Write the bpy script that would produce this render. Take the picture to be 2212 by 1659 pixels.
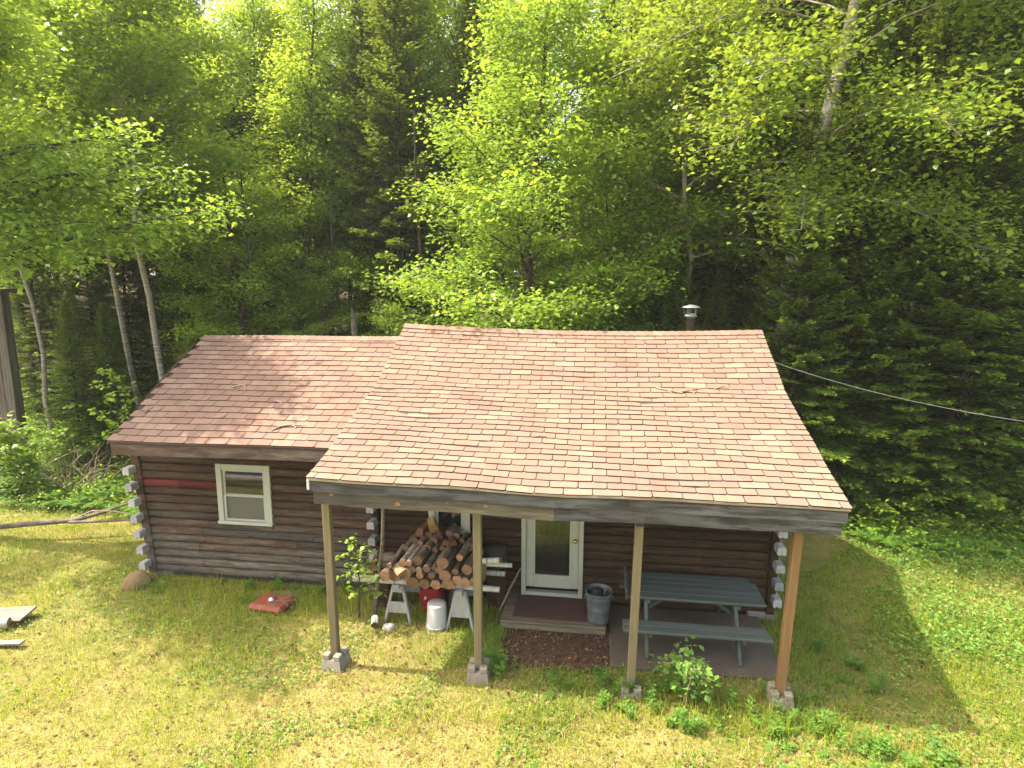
import bpy, math, random
import numpy as np
from mathutils import Vector, Matrix
from math import sin, cos, pi, radians
S = bpy.context.scene
for o in list(bpy.data.objects): bpy.data.objects.remove(o)
COL = S.collection

# ------------------------------------------------------------ camera, world, sun, exposure
CAMH, YAW, PITCH, ROLL, FPX = 4.986, .134, .1645, -.002, 1321. / 2212.
cam_d = bpy.data.cameras.new("camera"); cam = bpy.data.objects.new("camera", cam_d); COL.objects.link(cam)
S.camera = cam
cam_d.sensor_fit = 'HORIZONTAL'; cam_d.sensor_width = 36.; cam_d.lens = 36. * FPX
cam_d.clip_start = .05; cam_d.clip_end = 3000
cam.location = (0, 0, CAMH)
cam.rotation_euler = (Matrix.Rotation(YAW, 3, 'Z') @ Matrix.Rotation(pi / 2 - PITCH, 3, 'X') @ Matrix.Rotation(-ROLL, 3, 'Z')).to_euler()
S.render.resolution_x = 1024; S.render.resolution_y = 768

SUN = Vector((-.614, -.01, 1)).normalized()
W = bpy.data.worlds.new("World"); S.world = W; W.use_nodes = True
nt = W.node_tree; nt.nodes.clear()
sky = nt.nodes.new('ShaderNodeTexSky'); sky.sky_type = 'NISHITA'; sky.sun_disc = False
sky.sun_elevation = math.asin(SUN.z); sky.sun_rotation = math.atan2(SUN.x, SUN.y)
sky.air_density = 1.0; sky.dust_density = 5.0; sky.ozone_density = .6; sky.altitude = 300
bg = nt.nodes.new('ShaderNodeBackground'); bg.inputs[1].default_value = .15
out = nt.nodes.new('ShaderNodeOutputWorld')
wm = nt.nodes.new('ShaderNodeMix'); wm.data_type = 'RGBA'; wm.blend_type = 'MULTIPLY'; wm.inputs[0].default_value = 1; wm.inputs[7].default_value = (1.12, 1., .80, 1)
nt.links.new(sky.outputs[0], wm.inputs[6]); nt.links.new(wm.outputs[2], bg.inputs[0]); nt.links.new(bg.outputs[0], out.inputs[0])
sd = bpy.data.lights.new("sun", 'SUN'); sd.energy = 2.3; sd.angle = radians(.55); sd.color = (1, .90, .74)
so = bpy.data.objects.new("sun", sd); COL.objects.link(so); so.rotation_euler = SUN.to_track_quat('Z', 'Y').to_euler()
so.location = (-20, 5, 30)
S.view_settings.view_transform = 'Standard'; S.view_settings.look = 'None'
S.view_settings.exposure = 2.5; S.view_settings.gamma = 1
S.cycles.max_bounces = 6; S.cycles.diffuse_bounces = 4; S.cycles.transmission_bounces = 4

# ------------------------------------------------------------ helpers
def at(px, py, y):
    """point on the plane y (metres from the camera along the cabin's depth) seen at a place of the 2212 x 1659 photo"""
    u, v = (px - 1106) / 1321., (py - 829.5) / 1321.
    Y = cos(PITCH) - v * sin(PITCH); z = -(sin(PITCH) + v * cos(PITCH))
    d = (u * cos(YAW) - Y * sin(YAW), u * sin(YAW) + Y * cos(YAW), z)
    t = y / d[1]
    return Vector((d[0] * t, y, CAMH + d[2] * t))

def ground_z(x, y):
    x = np.asarray(x, float); y = np.asarray(y, float)
    sm = lambda a: np.clip(a, 0, 1) ** 2 * (3 - 2 * np.clip(a, 0, 1))
    left = 1 - sm((x + 6) / 14)
    back = np.clip(y - 13.5, 0, 60)
    z = back * (.035 + .05 * left) + .03 * np.clip(-x - 9, 0, 30) * sm((y - 7) / 5)
    far = np.clip(np.hypot(x, y) - 12, 0, 30) / 30
    z = z + far * (.25 * np.sin(x * .31 + 1) * np.cos(y * .27) + .12 * np.sin(x * .9 + y * .7))
    return z + .018 * np.sin(x * 1.7 + .5) * np.cos(y * 1.3) * sm((6.6 - y) / 2 + 1)

def tag(o, label=None, cat=None, group=None, kind=None):
    if label: o["label"] = label
    if cat: o["category"] = cat
    if group: o["group"] = group
    if kind: o["kind"] = kind
    return o
def empty(name, loc, rz=0):
    o = bpy.data.objects.new(name, None); COL.objects.link(o)
    o.location = loc; o.rotation_euler.z = rz; o.empty_display_size = .2
    return o
def bulk(name, V, tint, mat, parent=None, smooth=False):
    """V (n, k, 3): n faces of k corners each"""
    n, k = V.shape[:2]
    me = bpy.data.meshes.new(name)
    me.vertices.add(n * k); me.vertices.foreach_set('co', V.reshape(-1).astype(np.float32))
    me.loops.add(n * k); me.loops.foreach_set('vertex_index', np.arange(n * k, dtype=np.int32))
    me.polygons.add(n); me.polygons.foreach_set('loop_start', np.arange(0, n * k, k, dtype=np.int32))
    me.update(calc_edges=True)
    a = me.attributes.new('tint', 'FLOAT', 'FACE'); a.data.foreach_set('value', np.asarray(tint, np.float32))
    me.materials.append(mat)
    o = bpy.data.objects.new(name, me); COL.objects.link(o); o.parent = parent
    return o

class G:
    """collects shapes and links them as one mesh object"""
    def __init__(s): s.v = []; s.f = []; s.t = []; s.m = []; s.sm = []
    def add(s, vs, fs, t=.5, m=0, sm=False):
        b = len(s.v); s.v += [tuple(p) for p in vs]
        for f in fs: s.f.append([i + b for i in f]); s.t.append(t); s.m.append(m); s.sm.append(sm)
    def box(s, c, d, t=.5, m=0, R=None, bev=0.):
        """box with chamfered edges when bev > 0"""
        c = Vector(c); h = Vector(d) / 2
        if bev <= 0 or min(h) < bev * 1.2:
            vs = [Vector((x * h.x, y * h.y, z * h.z)) for x in (-1, 1) for y in (-1, 1) for z in (-1, 1)]
            fs = [(0, 1, 3, 2), (4, 6, 7, 5), (0, 4, 5, 1), (2, 3, 7, 6), (0, 2, 6, 4), (1, 5, 7, 3)]
        else:
            vs = []; ix = {}
            for x in (-1, 1):
                for y in (-1, 1):
                    for z in (-1, 1):
                        for a in range(3):
                            p = [x * (h.x - bev), y * (h.y - bev), z * (h.z - bev)]
                            p[a] = (x, y, z)[a] * h[a]
                            ix[(x, y, z, a)] = len(vs); vs.append(Vector(p))
            fs = []
            for a in range(3):
                for sg in (-1, 1):
                    q = []
                    for (u, w) in ((-1, -1), (1, -1), (1, 1), (-1, 1)):
                        k = [0, 0, 0]; k[a] = sg; k[(a + 1) % 3] = u; k[(a + 2) % 3] = w
                        q.append(ix[(*k, a)])
                    fs.append(q if sg > 0 else q[::-1])
            for a in range(3):
                b, c2 = (a + 1) % 3, (a + 2) % 3
                for u in (-1, 1):
                    for w in (-1, 1):
                        k0 = [0, 0, 0]; k0[a] = -1; k0[b] = u; k0[c2] = w; k1 = list(k0); k1[a] = 1
                        q = [ix[(*k0, b)], ix[(*k1, b)], ix[(*k1, c2)], ix[(*k0, c2)]]
                        fs.append(q if u * w > 0 else q[::-1])
            for x in (-1, 1):
                for y in (-1, 1):
                    for z in (-1, 1):
                        q = [ix[(x, y, z, a)] for a in range(3)]
                        fs.append(q if x * y * z > 0 else q[::-1])
        if R is not None: vs = [R @ v for v in vs]
        s.add([v + c for v in vs], fs, t, m)
    def beam(s, a, b, w, h, t=.5, m=0, up=(0, 0, 1), bev=0.):
        """board from a to b, w wide and h thick along 'up'"""
        a, b = Vector(a), Vector(b); d = b - a; L = d.length; x = d.normalized()
        y = Vector(up).cross(x)
        if y.length < 1e-4: y = Vector((0, 1, 0)).cross(x)
        y.normalize(); z = x.cross(y)
        R = Matrix((x, y, z)).transposed()
        s.box((a + b) / 2, (L, w, h), t, m, R, bev)
    def tube(s, pts, rad, n=8, t=.5, m=0, cap=True, capm=None, sm=True, jit=0, rnd=None):
        pts = [Vector(p) for p in pts]
        if not hasattr(rad, '__len__'): rad = [rad] * len(pts)
        b = []; up = Vector((0, 0, 1))
        for i, p in enumerate(pts):
            d = (pts[min(i + 1, len(pts) - 1)] - pts[max(i - 1, 0)]).normalized()
            if i == 0:
                e = d.cross(up if abs(d.z) < .9 else Vector((1, 0, 0))).normalized()
            else:
                e = (e - d * e.dot(d)).normalized()
            g = d.cross(e)
            for k in range(n):
                a = 2 * pi * k / n
                r = rad[i] * (1 + (rnd.uniform(-jit, jit) if rnd else 0))
                b.append(p + (e * cos(a) + g * sin(a)) * r)
        fs = [(i * n + k, (i + 1) * n + k, (i + 1) * n + (k + 1) % n, i * n + (k + 1) % n)
              for i in range(len(pts) - 1) for k in range(n)]
        s.add(b, fs, t, m, sm)
        if cap:
            q = m if capm is None else capm
            s.add(b[:n], [list(range(n))], t, q); s.add(b[-n:], [list(range(n))[::-1]], t, q)
    def lathe(s, prof, n=24, c=(0, 0, 0), t=.5, m=0, sm=True):
        vs = [(c[0] + r * cos(2 * pi * k / n), c[1] + r * sin(2 * pi * k / n), c[2] + z) for r, z in prof for k in range(n)]
        fs = [(i * n + k, i * n + (k + 1) % n, (i + 1) * n + (k + 1) % n, (i + 1) * n + k) for i in range(len(prof) - 1) for k in range(n)]
        s.add(vs, fs, t, m, sm)
    def build(s, name, mats, parent=None, loc=None):
        me = bpy.data.meshes.new(name); me.from_pydata(s.v, [], s.f)
        a = me.attributes.new('tint', 'FLOAT', 'FACE'); a.data.foreach_set('value', s.t)
        for q in (mats if isinstance(mats, (list, tuple)) else [mats]): me.materials.append(q)
        me.polygons.foreach_set('material_index', s.m); me.polygons.foreach_set('use_smooth', s.sm)
        me.update()
        o = bpy.data.objects.new(name, me); COL.objects.link(o); o.parent = parent
        if loc is not None: o.location = loc
        return o

# ------------------------------------------------------------ materials
def mat(name):
    m = bpy.data.materials.new(name); m.use_nodes = True; m.node_tree.nodes.clear(); return m
class N:
    def __init__(s, m): s.nt = m.node_tree
    def n(s, typ, **kw):
        x = s.nt.nodes.new(typ)
        for k, v in kw.items(): setattr(x, k, v)
        return x
    def l(s, a, b): s.nt.links.new(a, b)
    def tint(s):
        a = s.n('ShaderNodeAttribute'); a.attribute_name = 'tint'; return a.outputs['Fac']
    def coord(s, scale=(1, 1, 1), world=False):
        m = s.n('ShaderNodeMapping'); m.inputs['Scale'].default_value = scale
        if world: g = s.n('ShaderNodeNewGeometry'); s.l(g.outputs['Position'], m.inputs[0])
        else: g = s.n('ShaderNodeTexCoord'); s.l(g.outputs['Object'], m.inputs[0])
        return m.outputs[0]
    def noise(s, vec, sc=5., det=4., rough=.55, dist=0.):
        x = s.n('ShaderNodeTexNoise'); x.inputs['Scale'].default_value = sc; x.inputs['Detail'].default_value = det
        x.inputs['Roughness'].default_value = rough; x.inputs['Distortion'].default_value = dist
        s.l(vec, x.inputs['Vector']); return x.outputs['Fac']
    def ramp(s, fac, stops):
        r = s.n('ShaderNodeValToRGB'); e = r.color_ramp.elements
        while len(e) < len(stops): e.new(.5)
        for q, (p, c) in zip(e, stops):
            q.position = p; q.color = (*c, 1) if len(c) == 3 else c
        s.l(fac, r.inputs[0]); return r.outputs[0]
    def mix(s, fac, a, b, mode='MIX'):
        x = s.n('ShaderNodeMix', data_type='RGBA', blend_type=mode)
        for i, q in ((0, fac), (6, a), (7, b)):
            if hasattr(q, 'is_linked') or hasattr(q, 'node'): s.l(q, x.inputs[i])
            elif i == 0: x.inputs[0].default_value = q
            else: x.inputs[i].default_value = (*q, 1)
        return x.outputs[2]
    def math(s, op, a, b=None, c=None):
        x = s.n('ShaderNodeMath', operation=op)
        for i, q in enumerate((a, b, c)):
            if q is None: continue
            if hasattr(q, 'node'): s.l(q, x.inputs[i])
            else: x.inputs[i].default_value = q
        return x.outputs[0]
    def bump(s, h, st=.3, d=.01):
        b = s.n('ShaderNodeBump'); b.inputs['Strength'].default_value = st; b.inputs['Distance'].default_value = d
        s.l(h, b.inputs['Height']); return b.outputs[0]
    def out(s, col, rough=.7, metal=0., bump=None, spec=.3, extra=None):
        p = s.n('ShaderNodeBsdfPrincipled'); o = s.n('ShaderNodeOutputMaterial')
        if hasattr(col, 'node'): s.l(col, p.inputs['Base Color'])
        else: p.inputs['Base Color'].default_value = (*col, 1)
        if hasattr(rough, 'node'): s.l(rough, p.inputs['Roughness'])
        else: p.inputs['Roughness'].default_value = rough
        p.inputs['Metallic'].default_value = metal; p.inputs['Specular IOR Level'].default_value = spec
        if bump: s.l(bump, p.inputs['Normal'])
        if extra:
            t = s.n('ShaderNodeBsdfTranslucent'); x = s.n('ShaderNodeMixShader'); x.inputs[0].default_value = extra[0]
            s.l(extra[1], t.inputs[0]); s.l(p.outputs[0], x.inputs[1]); s.l(t.outputs[0], x.inputs[2]); s.l(x.outputs[0], o.inputs[0])
        else: s.l(p.outputs[0], o.inputs[0])
        return p

def leaf_mat(name, dark, mid, light, tr=.4, rough=.45, spec=.35):
    m = mat(name); n = N(m)
    oi = n.n('ShaderNodeObjectInfo')
    f = n.math('ADD', n.tint(), n.math('MULTIPLY', n.math('SUBTRACT', oi.outputs['Random'], .5), .22))
    nz = n.noise(n.coord(world=True), 1.3, 2.)
    f = n.math('ADD', f, n.math('MULTIPLY', n.math('SUBTRACT', nz, .5), .5))
    c = n.ramp(f, [(0., dark), (.5, mid), (1., light)])
    tc = n.mix(.35, c, (.62, .72, .06), 'MIX')
    n.out(c, rough, spec=spec, extra=(tr, tc)); return m
def wood_mat(name, a, b, sc=(3, 60, 60), rough=.85, streak=(.04, .03, .025), amt=.35, bmp=.35, sc2=1., tintr=.5):
    """weathered wood with the grain along the object's own x, y or z"""
    m = mat(name); n = N(m)
    v = n.coord(sc)
    g = n.noise(v, .7, 6., .7, .5)
    big = n.noise(n.coord(tuple(q * .12 for q in sc)), 1. * sc2, 3.)
    c = n.mix(n.ramp(big, [(.3, (0, 0, 0)), (.7, (1, 1, 1))]), a, b)
    dk = n.ramp(g, [(.40, (1, 1, 1)), (.56, (0, 0, 0))])
    c = n.mix(n.math('MULTIPLY', dk, min(1., amt * 1.5)), c, streak)
    lt = n.ramp(g, [(.58, (0, 0, 0)), (.72, (1, 1, 1))]); c = n.mix(n.math('MULTIPLY', lt, .35), c, tuple(min(1, q * 1.9) for q in a))
    k = n.math('ADD', n.math('MULTIPLY', n.tint(), tintr * 2), 1 - tintr)
    kk = n.n('ShaderNodeCombineColor'); [n.l(k, kk.inputs[i]) for i in range(3)]
    c = n.mix(1., c, kk.outputs[0], 'MULTIPLY')
    n.out(c, rough, bump=n.bump(g, bmp, .004), spec=.2); return m
def plain(name, a, b, sc=8., rough=.6, metal=0., bmp=.15, spec=.4, det=5., bd=.004):
    m = mat(name); n = N(m); z = n.noise(n.coord(), sc, det, .6)
    n.out(n.mix(n.ramp(z, [(.3, (0, 0, 0)), (.72, (1, 1, 1))]), a, b), rough, metal, n.bump(z, bmp, bd), spec); return m

M = {}
M['maple'] = leaf_mat('maple_leaf', (.06, .13, .012), (.15, .28, .028), (.27, .42, .06), .45)
M['canopy'] = leaf_mat('canopy_leaf', (.08, .15, .014), (.18, .30, .026), (.31, .43, .05), .52)
M['birch_leaf'] = leaf_mat('birch_leaf', (.05, .10, .012), (.12, .21, .02), (.25, .34, .045), .40, .38, .5)
M['spruce'] = leaf_mat('spruce_needle', (.024, .054, .009), (.088, .17, .017), (.32, .41, .032), .32, .6, .2)
M['fern'] = leaf_mat('fern_leaf', (.03, .08, .012), (.075, .17, .02), (.16, .28, .04), .35)
M['weed'] = leaf_mat('weed_leaf', (.04, .10, .015), (.09, .20, .03), (.20, .34, .06), .35)
M['grass'] = leaf_mat('grass_blade', (.07, .14, .010), (.20, .28, .02), (.36, .37, .045), .42, .6, .2)
M['thatch'] = leaf_mat('dry_grass', (.20, .15, .06), (.42, .32, .15), (.60, .47, .26), .2, .8, .1)
M['litter'] = leaf_mat('dead_leaf', (.05, .025, .013), (.13, .075, .04), (.26, .18, .11), .1, .8, .1)
M['deadneedle'] = leaf_mat('dead_needle', (.12, .03, .01), (.25, .07, .02), (.35, .12, .03), .1, .8, .1)

def bark(name, a, b, sc=(9, 9, 1.6), bmp=.6, lich=None):
    m = mat(name); n = N(m); z = n.noise(n.coord(sc), 1.5, 6., .65)
    c = n.mix(n.ramp(z, [(.35, (0, 0, 0)), (.65, (1, 1, 1))]), a, b)
    if lich: c = n.mix(n.ramp(n.noise(n.coord((2, 2, 1.2)), 2.5, 4.), [(.52, (0, 0, 0)), (.62, (.8, .8, .8))]), c, lich)
    n.out(c, .9, bump=n.bump(z, bmp, .02), spec=.1); return m
M['bark'] = bark('grey_brown_bark', (.035, .026, .019), (.10, .08, .06), lich=(.11, .11, .08))
M['spbark'] = bark('spruce_bark', (.022, .015, .011), (.06, .043, .033), lich=(.07, .066, .055))
def birch_bark():
    m = mat('birch_bark'); n = N(m)
    z = n.noise(n.coord((3, 3, 30)), 1., 4., .6); q = n.noise(n.coord((2, 2, 3)), 1.2, 3.)
    c = n.ramp(z, [(.34, (.05, .04, .03)), (.42, (.20, .18, .15)), (.7, (.33, .305, .26))])
    c = n.mix(n.ramp(q, [(.5, (0, 0, 0)), (.68, (.75, .75, .75))]), c, (.20, .16, .12))
    n.out(c, .7, bump=n.bump(z, .3, .01), spec=.2); return m
M['birch'] = birch_bark()
def birch_log():
    m = mat('birch_log_bark'); n = N(m)
    z = n.noise(n.coord((30, 4, 4)), 1., 4., .6)
    n.out(n.ramp(z, [(.33, (.05, .04, .03)), (.40, (.34, .31, .26)), (.7, (.50, .47, .42))]), .65, bump=n.bump(z, .3, .01), spec=.25); return m
M['birchlog'] = birch_log()
M['logbark'] = bark('firewood_bark', (.08, .058, .042), (.24, .19, .145), (14, 3, 14), .7)
def cut_end():
    m = mat('cut_wood_end'); n = N(m)
    tc = n.n('ShaderNodeTexCoord'); w = n.n('ShaderNodeTexWave', wave_type='RINGS', rings_direction='Y')
    w.inputs['Scale'].default_value = 28; w.inputs['Distortion'].default_value = 2.; n.l(tc.outputs['Object'], w.inputs[0])
    z = n.noise(n.coord(), 14., 5.)
    a = n.mix(n.math('MULTIPLY', w.outputs['Fac'], .3), (.25, .145, .075), (.16, .088, .045))
    c = n.mix(n.ramp(z, [(.42, (0, 0, 0)), (.7, (.8, .8, .8))]), a, (.12, .06, .033))
    k = n.math('ADD', n.math('MULTIPLY', n.tint(), .9), .55); kk = n.n('ShaderNodeCombineColor'); [n.l(k, kk.inputs[i]) for i in range(3)]
    n.out(n.mix(1., c, kk.outputs[0], 'MULTIPLY'), .8, bump=n.bump(z, .3, .005), spec=.15); return m
M['cut'] = cut_end()
def birchy():
    m = mat('birch_firewood_bark'); n = N(m); z = n.noise(n.coord((5, 26, 5)), 1., 4., .6)
    n.out(n.ramp(z, [(.36, (.04, .03, .025)), (.46, (.22, .19, .15)), (.7, (.36, .33, .28))]), .7, bump=n.bump(z, .4, .01), spec=.2); return m
M['birchy'] = birchy()

def log_wall(name, top, bot, zlo, zhi, dk=.75, lite=(.16, .11, .075)):
    m = mat(name); n = N(m)
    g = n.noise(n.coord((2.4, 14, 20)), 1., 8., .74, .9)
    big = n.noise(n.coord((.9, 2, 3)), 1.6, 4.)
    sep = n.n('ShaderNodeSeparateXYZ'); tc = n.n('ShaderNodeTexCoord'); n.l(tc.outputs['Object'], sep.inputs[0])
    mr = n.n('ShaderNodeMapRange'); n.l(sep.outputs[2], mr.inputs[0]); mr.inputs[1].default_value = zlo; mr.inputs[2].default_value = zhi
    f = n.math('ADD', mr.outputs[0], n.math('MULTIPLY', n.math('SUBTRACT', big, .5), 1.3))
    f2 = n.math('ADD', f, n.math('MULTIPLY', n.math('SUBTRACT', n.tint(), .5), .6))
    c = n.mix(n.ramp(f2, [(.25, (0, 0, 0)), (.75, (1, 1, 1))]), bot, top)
    c = n.mix(n.math('MULTIPLY', n.ramp(g, [(.38, (1, 1, 1)), (.56, (0, 0, 0))]), dk), c, (.014, .009, .006))
    c = n.mix(n.math('MULTIPLY', n.ramp(g, [(.56, (0, 0, 0)), (.74, (1, 1, 1))]), .5), c, lite)
    k = n.math('ADD', n.math('MULTIPLY', n.tint(), .9), .55); kk = n.n('ShaderNodeCombineColor'); [n.l(k, kk.inputs[i]) for i in range(3)]
    n.out(n.mix(1., c, kk.outputs[0], 'MULTIPLY'), .85, bump=n.bump(g, .5, .006), spec=.15); return m
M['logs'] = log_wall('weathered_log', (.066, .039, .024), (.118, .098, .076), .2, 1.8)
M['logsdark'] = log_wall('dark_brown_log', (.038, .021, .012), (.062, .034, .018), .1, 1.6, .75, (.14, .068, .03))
M['redlog'] = wood_mat('red_painted_log', (.075, .010, .011), (.05, .012, .010), (1.6, 30, 42), amt=.3, streak=(.05, .015, .012))
M['logend'] = wood_mat('grey_log_end', (.26, .255, .25), (.34, .335, .325), (40, 3, 40), amt=.35, streak=(.2, .19, .19))
M['fascia'] = wood_mat('grey_fascia', (.062, .062, .062), (.13, .125, .12), (2.2, 24, 18), amt=.6, streak=(.03, .027, .025), sc2=2.)
M['fasciaold'] = wood_mat('peeling_fascia', (.14, .12, .10), (.075, .036, .022), (2.4, 24, 16), amt=.75, streak=(.06, .035, .025), sc2=3.)
M['header'] = wood_mat('pale_header', (.19, .16, .10), (.055, .05, .046), (1.8, 24, 18), amt=.5, streak=(.06, .05, .045), sc2=3.4)
M['oldgrey'] = wood_mat('old_grey_boards', (.10, .08, .065), (.15, .135, .12), (30, 30, 1.6), amt=.5)
M['knot'] = plain('knot_wood', (.22, .08, .03), (.30, .15, .07), 40, .7)
M['post'] = wood_mat('grey_green_post', (.19, .15, .075), (.125, .105, .06), (30, 30, 1.4), amt=.5, streak=(.12, .10, .06))
M['postor'] = wood_mat('orange_brown_post', (.22, .125, .048), (.15, .10, .05), (26, 30, 1.6), amt=.45, streak=(.17, .08, .03))
M['deck'] = wood_mat('deck_board', (.19, .15, .095), (.145, .12, .08), (2, 50, 50), amt=.4)
M['oldboard'] = wood_mat('old_board', (.27, .225, .18), (.18, .155, .13), (3, 50, 50), amt=.45)
M['greenwood'] = wood_mat('green_grey_painted_wood', (.068, .078, .063), (.10, .108, .09), (2, 30, 30), amt=.45, streak=(.05, .07, .065), rough=.7)
M['sawwood'] = wood_mat('whitish_wood', (.33, .32, .30), (.24, .23, .21), (20, 20, 3), amt=.4, streak=(.2, .19, .18))
M['trim'] = wood_mat('cream_trim', (.37, .37, .30), (.33, .33, .265), (8, 8, 8), amt=.08, streak=(.4, .4, .34), rough=.45, bmp=.05)
M['white'] = plain('white_trim', (.5, .51, .5), (.42, .43, .42), 12, .4, bmp=.05)
M['metal'] = plain('galvanised', (.28, .29, .29), (.42, .43, .44), 14, .4, .8, .1)
M['drip'] = plain('drip_edge', (.34, .34, .34), (.20, .15, .12), 5, .35, .6, .1)
M['binmetal'] = plain('dull_zinc', (.09, .10, .105), (.16, .17, .175), 9, .55, .35, .15)
M['brass'] = plain('brass', (.6, .42, .12), (.5, .34, .1), 9, .25, 1.)
M['pipe'] = plain('rusty_pipe', (.06, .038, .03), (.10, .075, .065), 7, .6, .4)
M['capm'] = plain('chimney_cap', (.24, .30, .27), (.18, .21, .20), 9, .4, .5)
M['concrete'] = plain('concrete', (.24, .215, .17), (.16, .145, .12), 16, .95, bmp=.4, spec=.1)
M['slab'] = plain('patio_concrete', (.085, .067, .05), (.12, .095, .072), 3.5, .9, bmp=.15, spec=.15)
M['mat'] = plain('door_mat', (.085, .045, .04), (.105, .058, .05), 160, .95, bmp=.4, spec=.05)
M['bucket'] = plain('white_plastic', (.46, .45, .46), (.36, .355, .34), 5, .4, bmp=.05)
M['redplastic'] = plain('red_plastic', (.26, .012, .014), (.19, .011, .012), 5, .4, bmp=.05)
M['rust'] = plain('rust_paint', (.22, .055, .025), (.13, .035, .018), 9, .7, bmp=.3)
M['rock'] = plain('mossy_rock', (.17, .095, .05), (.07, .075, .028), 7, .95, bmp=.7, bd=.03)
M['white_rock'] = plain('white_rock', (.44, .42, .38), (.25, .24, .21), 9, .9, bmp=.5, bd=.02)
M['black'] = plain('black_rubber', (.012, .012, .012), (.03, .028, .025), 9, .7)
M['tarp'] = plain('blue_tarp', (.02, .07, .42), (.03, .12, .6), 3, .4)
M['stone'] = plain('dark_soil', (.045, .028, .018), (.10, .06, .04), 9, .95, bmp=.6, bd=.02)
M['cable'] = plain('cable', (.07, .07, .073), (.11, .11, .115), 9, .5)
M['stick'] = plain('bare_twig', (.20, .14, .10), (.30, .23, .18), 30, .9)
M['deadwood'] = plain('dead_branch', (.06, .045, .033), (.16, .135, .11), 8, .9, bmp=.5)
M['scoop'] = plain('orange_scoop', (.45, .10, .04), (.3, .08, .04), 9, .6)
def glass(name, base, rough=.04):
    m = mat(name); n = N(m)
    p = n.out(base, rough, spec=.9); p.inputs['IOR'].default_value = 1.55; return m
M['glass'] = glass('dark_window_glass', (.012, .013, .012))
M['screen'] = glass('insect_screen', (.06, .055, .05), .5)
def shingle():
    m = mat('asphalt_shingle'); n = N(m)
    gr = n.noise(n.coord(), 260., 2., .7); st = n.noise(n.coord((1, 1, 1)), 1.1, 4.); st2 = n.noise(n.coord((5, 1, 1)), 1.5, 4.)
    c = n.ramp(n.tint(), [(0., (.168, .106, .084)), (.45, (.200, .130, .102)), (.72, (.214, .142, .111)), (.8, (.222, .154, .116)), (1., (.240, .172, .127))])
    c = n.mix(n.math('MULTIPLY', n.ramp(gr, [(.3, (1, 1, 1)), (.6, (0, 0, 0))]), .3), c, (.08, .045, .035))
    c = n.mix(n.math('MULTIPLY', n.ramp(st, [(.52, (0, 0, 0)), (.72, (1, 1, 1))]), .5), c, (.105, .07, .058))
    c = n.mix(n.math('MULTIPLY', n.ramp(st2, [(.5, (0, 0, 0)), (.75, (1, 1, 1))]), .5), c, (.12, .082, .068))
    n.out(c, .92, bump=n.bump(gr, .25, .002), spec=.15); return m
M['shingle'] = shingle()
M['roofdeck'] = plain('roof_felt', (.035, .02, .016), (.05, .03, .024), 20, .95)
def ground_mat():
    m = mat('ground_soil'); n = N(m); v = n.coord(world=True)
    a = n.noise(v, .45, 4.); b = n.noise(v, 3.2, 6., .7); c = n.noise(v, 28., 4., .7); e = n.noise(v, 110., 2.)
    lawn = n.mix(n.ramp(n.math('ADD', n.math('MULTIPLY', a, .5), n.math('MULTIPLY', b, .5)), [(.42, (0, 0, 0)), (.6, (1, 1, 1))]), (.11, .13, .02), (.33, .255, .105))
    lawn = n.mix(n.ramp(c, [(.4, (0, 0, 0)), (.65, (1, 1, 1))]), lawn, (.13, .15, .03))
    lawn = n.mix(n.math('MULTIPLY', n.ramp(e, [(.35, (1, 1, 1)), (.5, (0, 0, 0))]), .7), lawn, (.09, .06, .025))
    forest = n.mix(n.ramp(b, [(.35, (0, 0, 0)), (.7, (1, 1, 1))]), (.035, .02, .012), (.08, .047, .027))
    forest = n.mix(n.ramp(c, [(.5, (0, 0, 0)), (.7, (1, 1, 1))]), forest, (.04, .065, .014))
    sep = n.n('ShaderNodeSeparateXYZ'); n.l(n.n('ShaderNodeNewGeometry').outputs['Position'], sep.inputs[0])
    f = n.math('ADD', sep.outputs[1], n.math('MULTIPLY', n.math('SUBTRACT', a, .5), 4.))
    mr = n.n('ShaderNodeMapRange'); n.l(f, mr.inputs[0]); mr.inputs[1].default_value = 12.; mr.inputs[2].default_value = 15.
    n.out(n.mix(mr.outputs[0], lawn, forest), .95, bump=n.bump(c, .8, .03), spec=.08); return m
M['ground'] = ground_mat()
M['mulch'] = plain('dark_mulch', (.05, .03, .022), (.13, .075, .05), 22, .98, bmp=.8, spec=.03, bd=.02)

# ------------------------------------------------------------ ground
def make_ground():
    xs = np.concatenate([np.linspace(-900, -60, 12), np.linspace(-55, 55, 150), np.linspace(60, 900, 12)])
    ys = np.concatenate([np.linspace(-500, -12, 10), np.linspace(-10, 60, 110), np.linspace(66, 1200, 14)])
    X, Y = np.meshgrid(xs, ys); Z = ground_z(X, np.clip(Y, -20, 75))
    nx, ny = len(xs), len(ys)
    me = bpy.data.meshes.new('ground')
    I = np.arange(nx * ny).reshape(ny, nx)
    F = np.stack([I[:-1, :-1], I[:-1, 1:], I[1:, 1:], I[1:, :-1]], -1).reshape(-1, 4)
    me.from_pydata(np.stack([X, Y, Z], -1).reshape(-1, 3).tolist(), [], F.tolist())
    me.polygons.foreach_set('use_smooth', [True] * len(me.polygons)); me.materials.append(M['ground'])
    o = bpy.data.objects.new('ground', me); COL.objects.link(o); tag(o, kind='structure')
make_ground()
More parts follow.
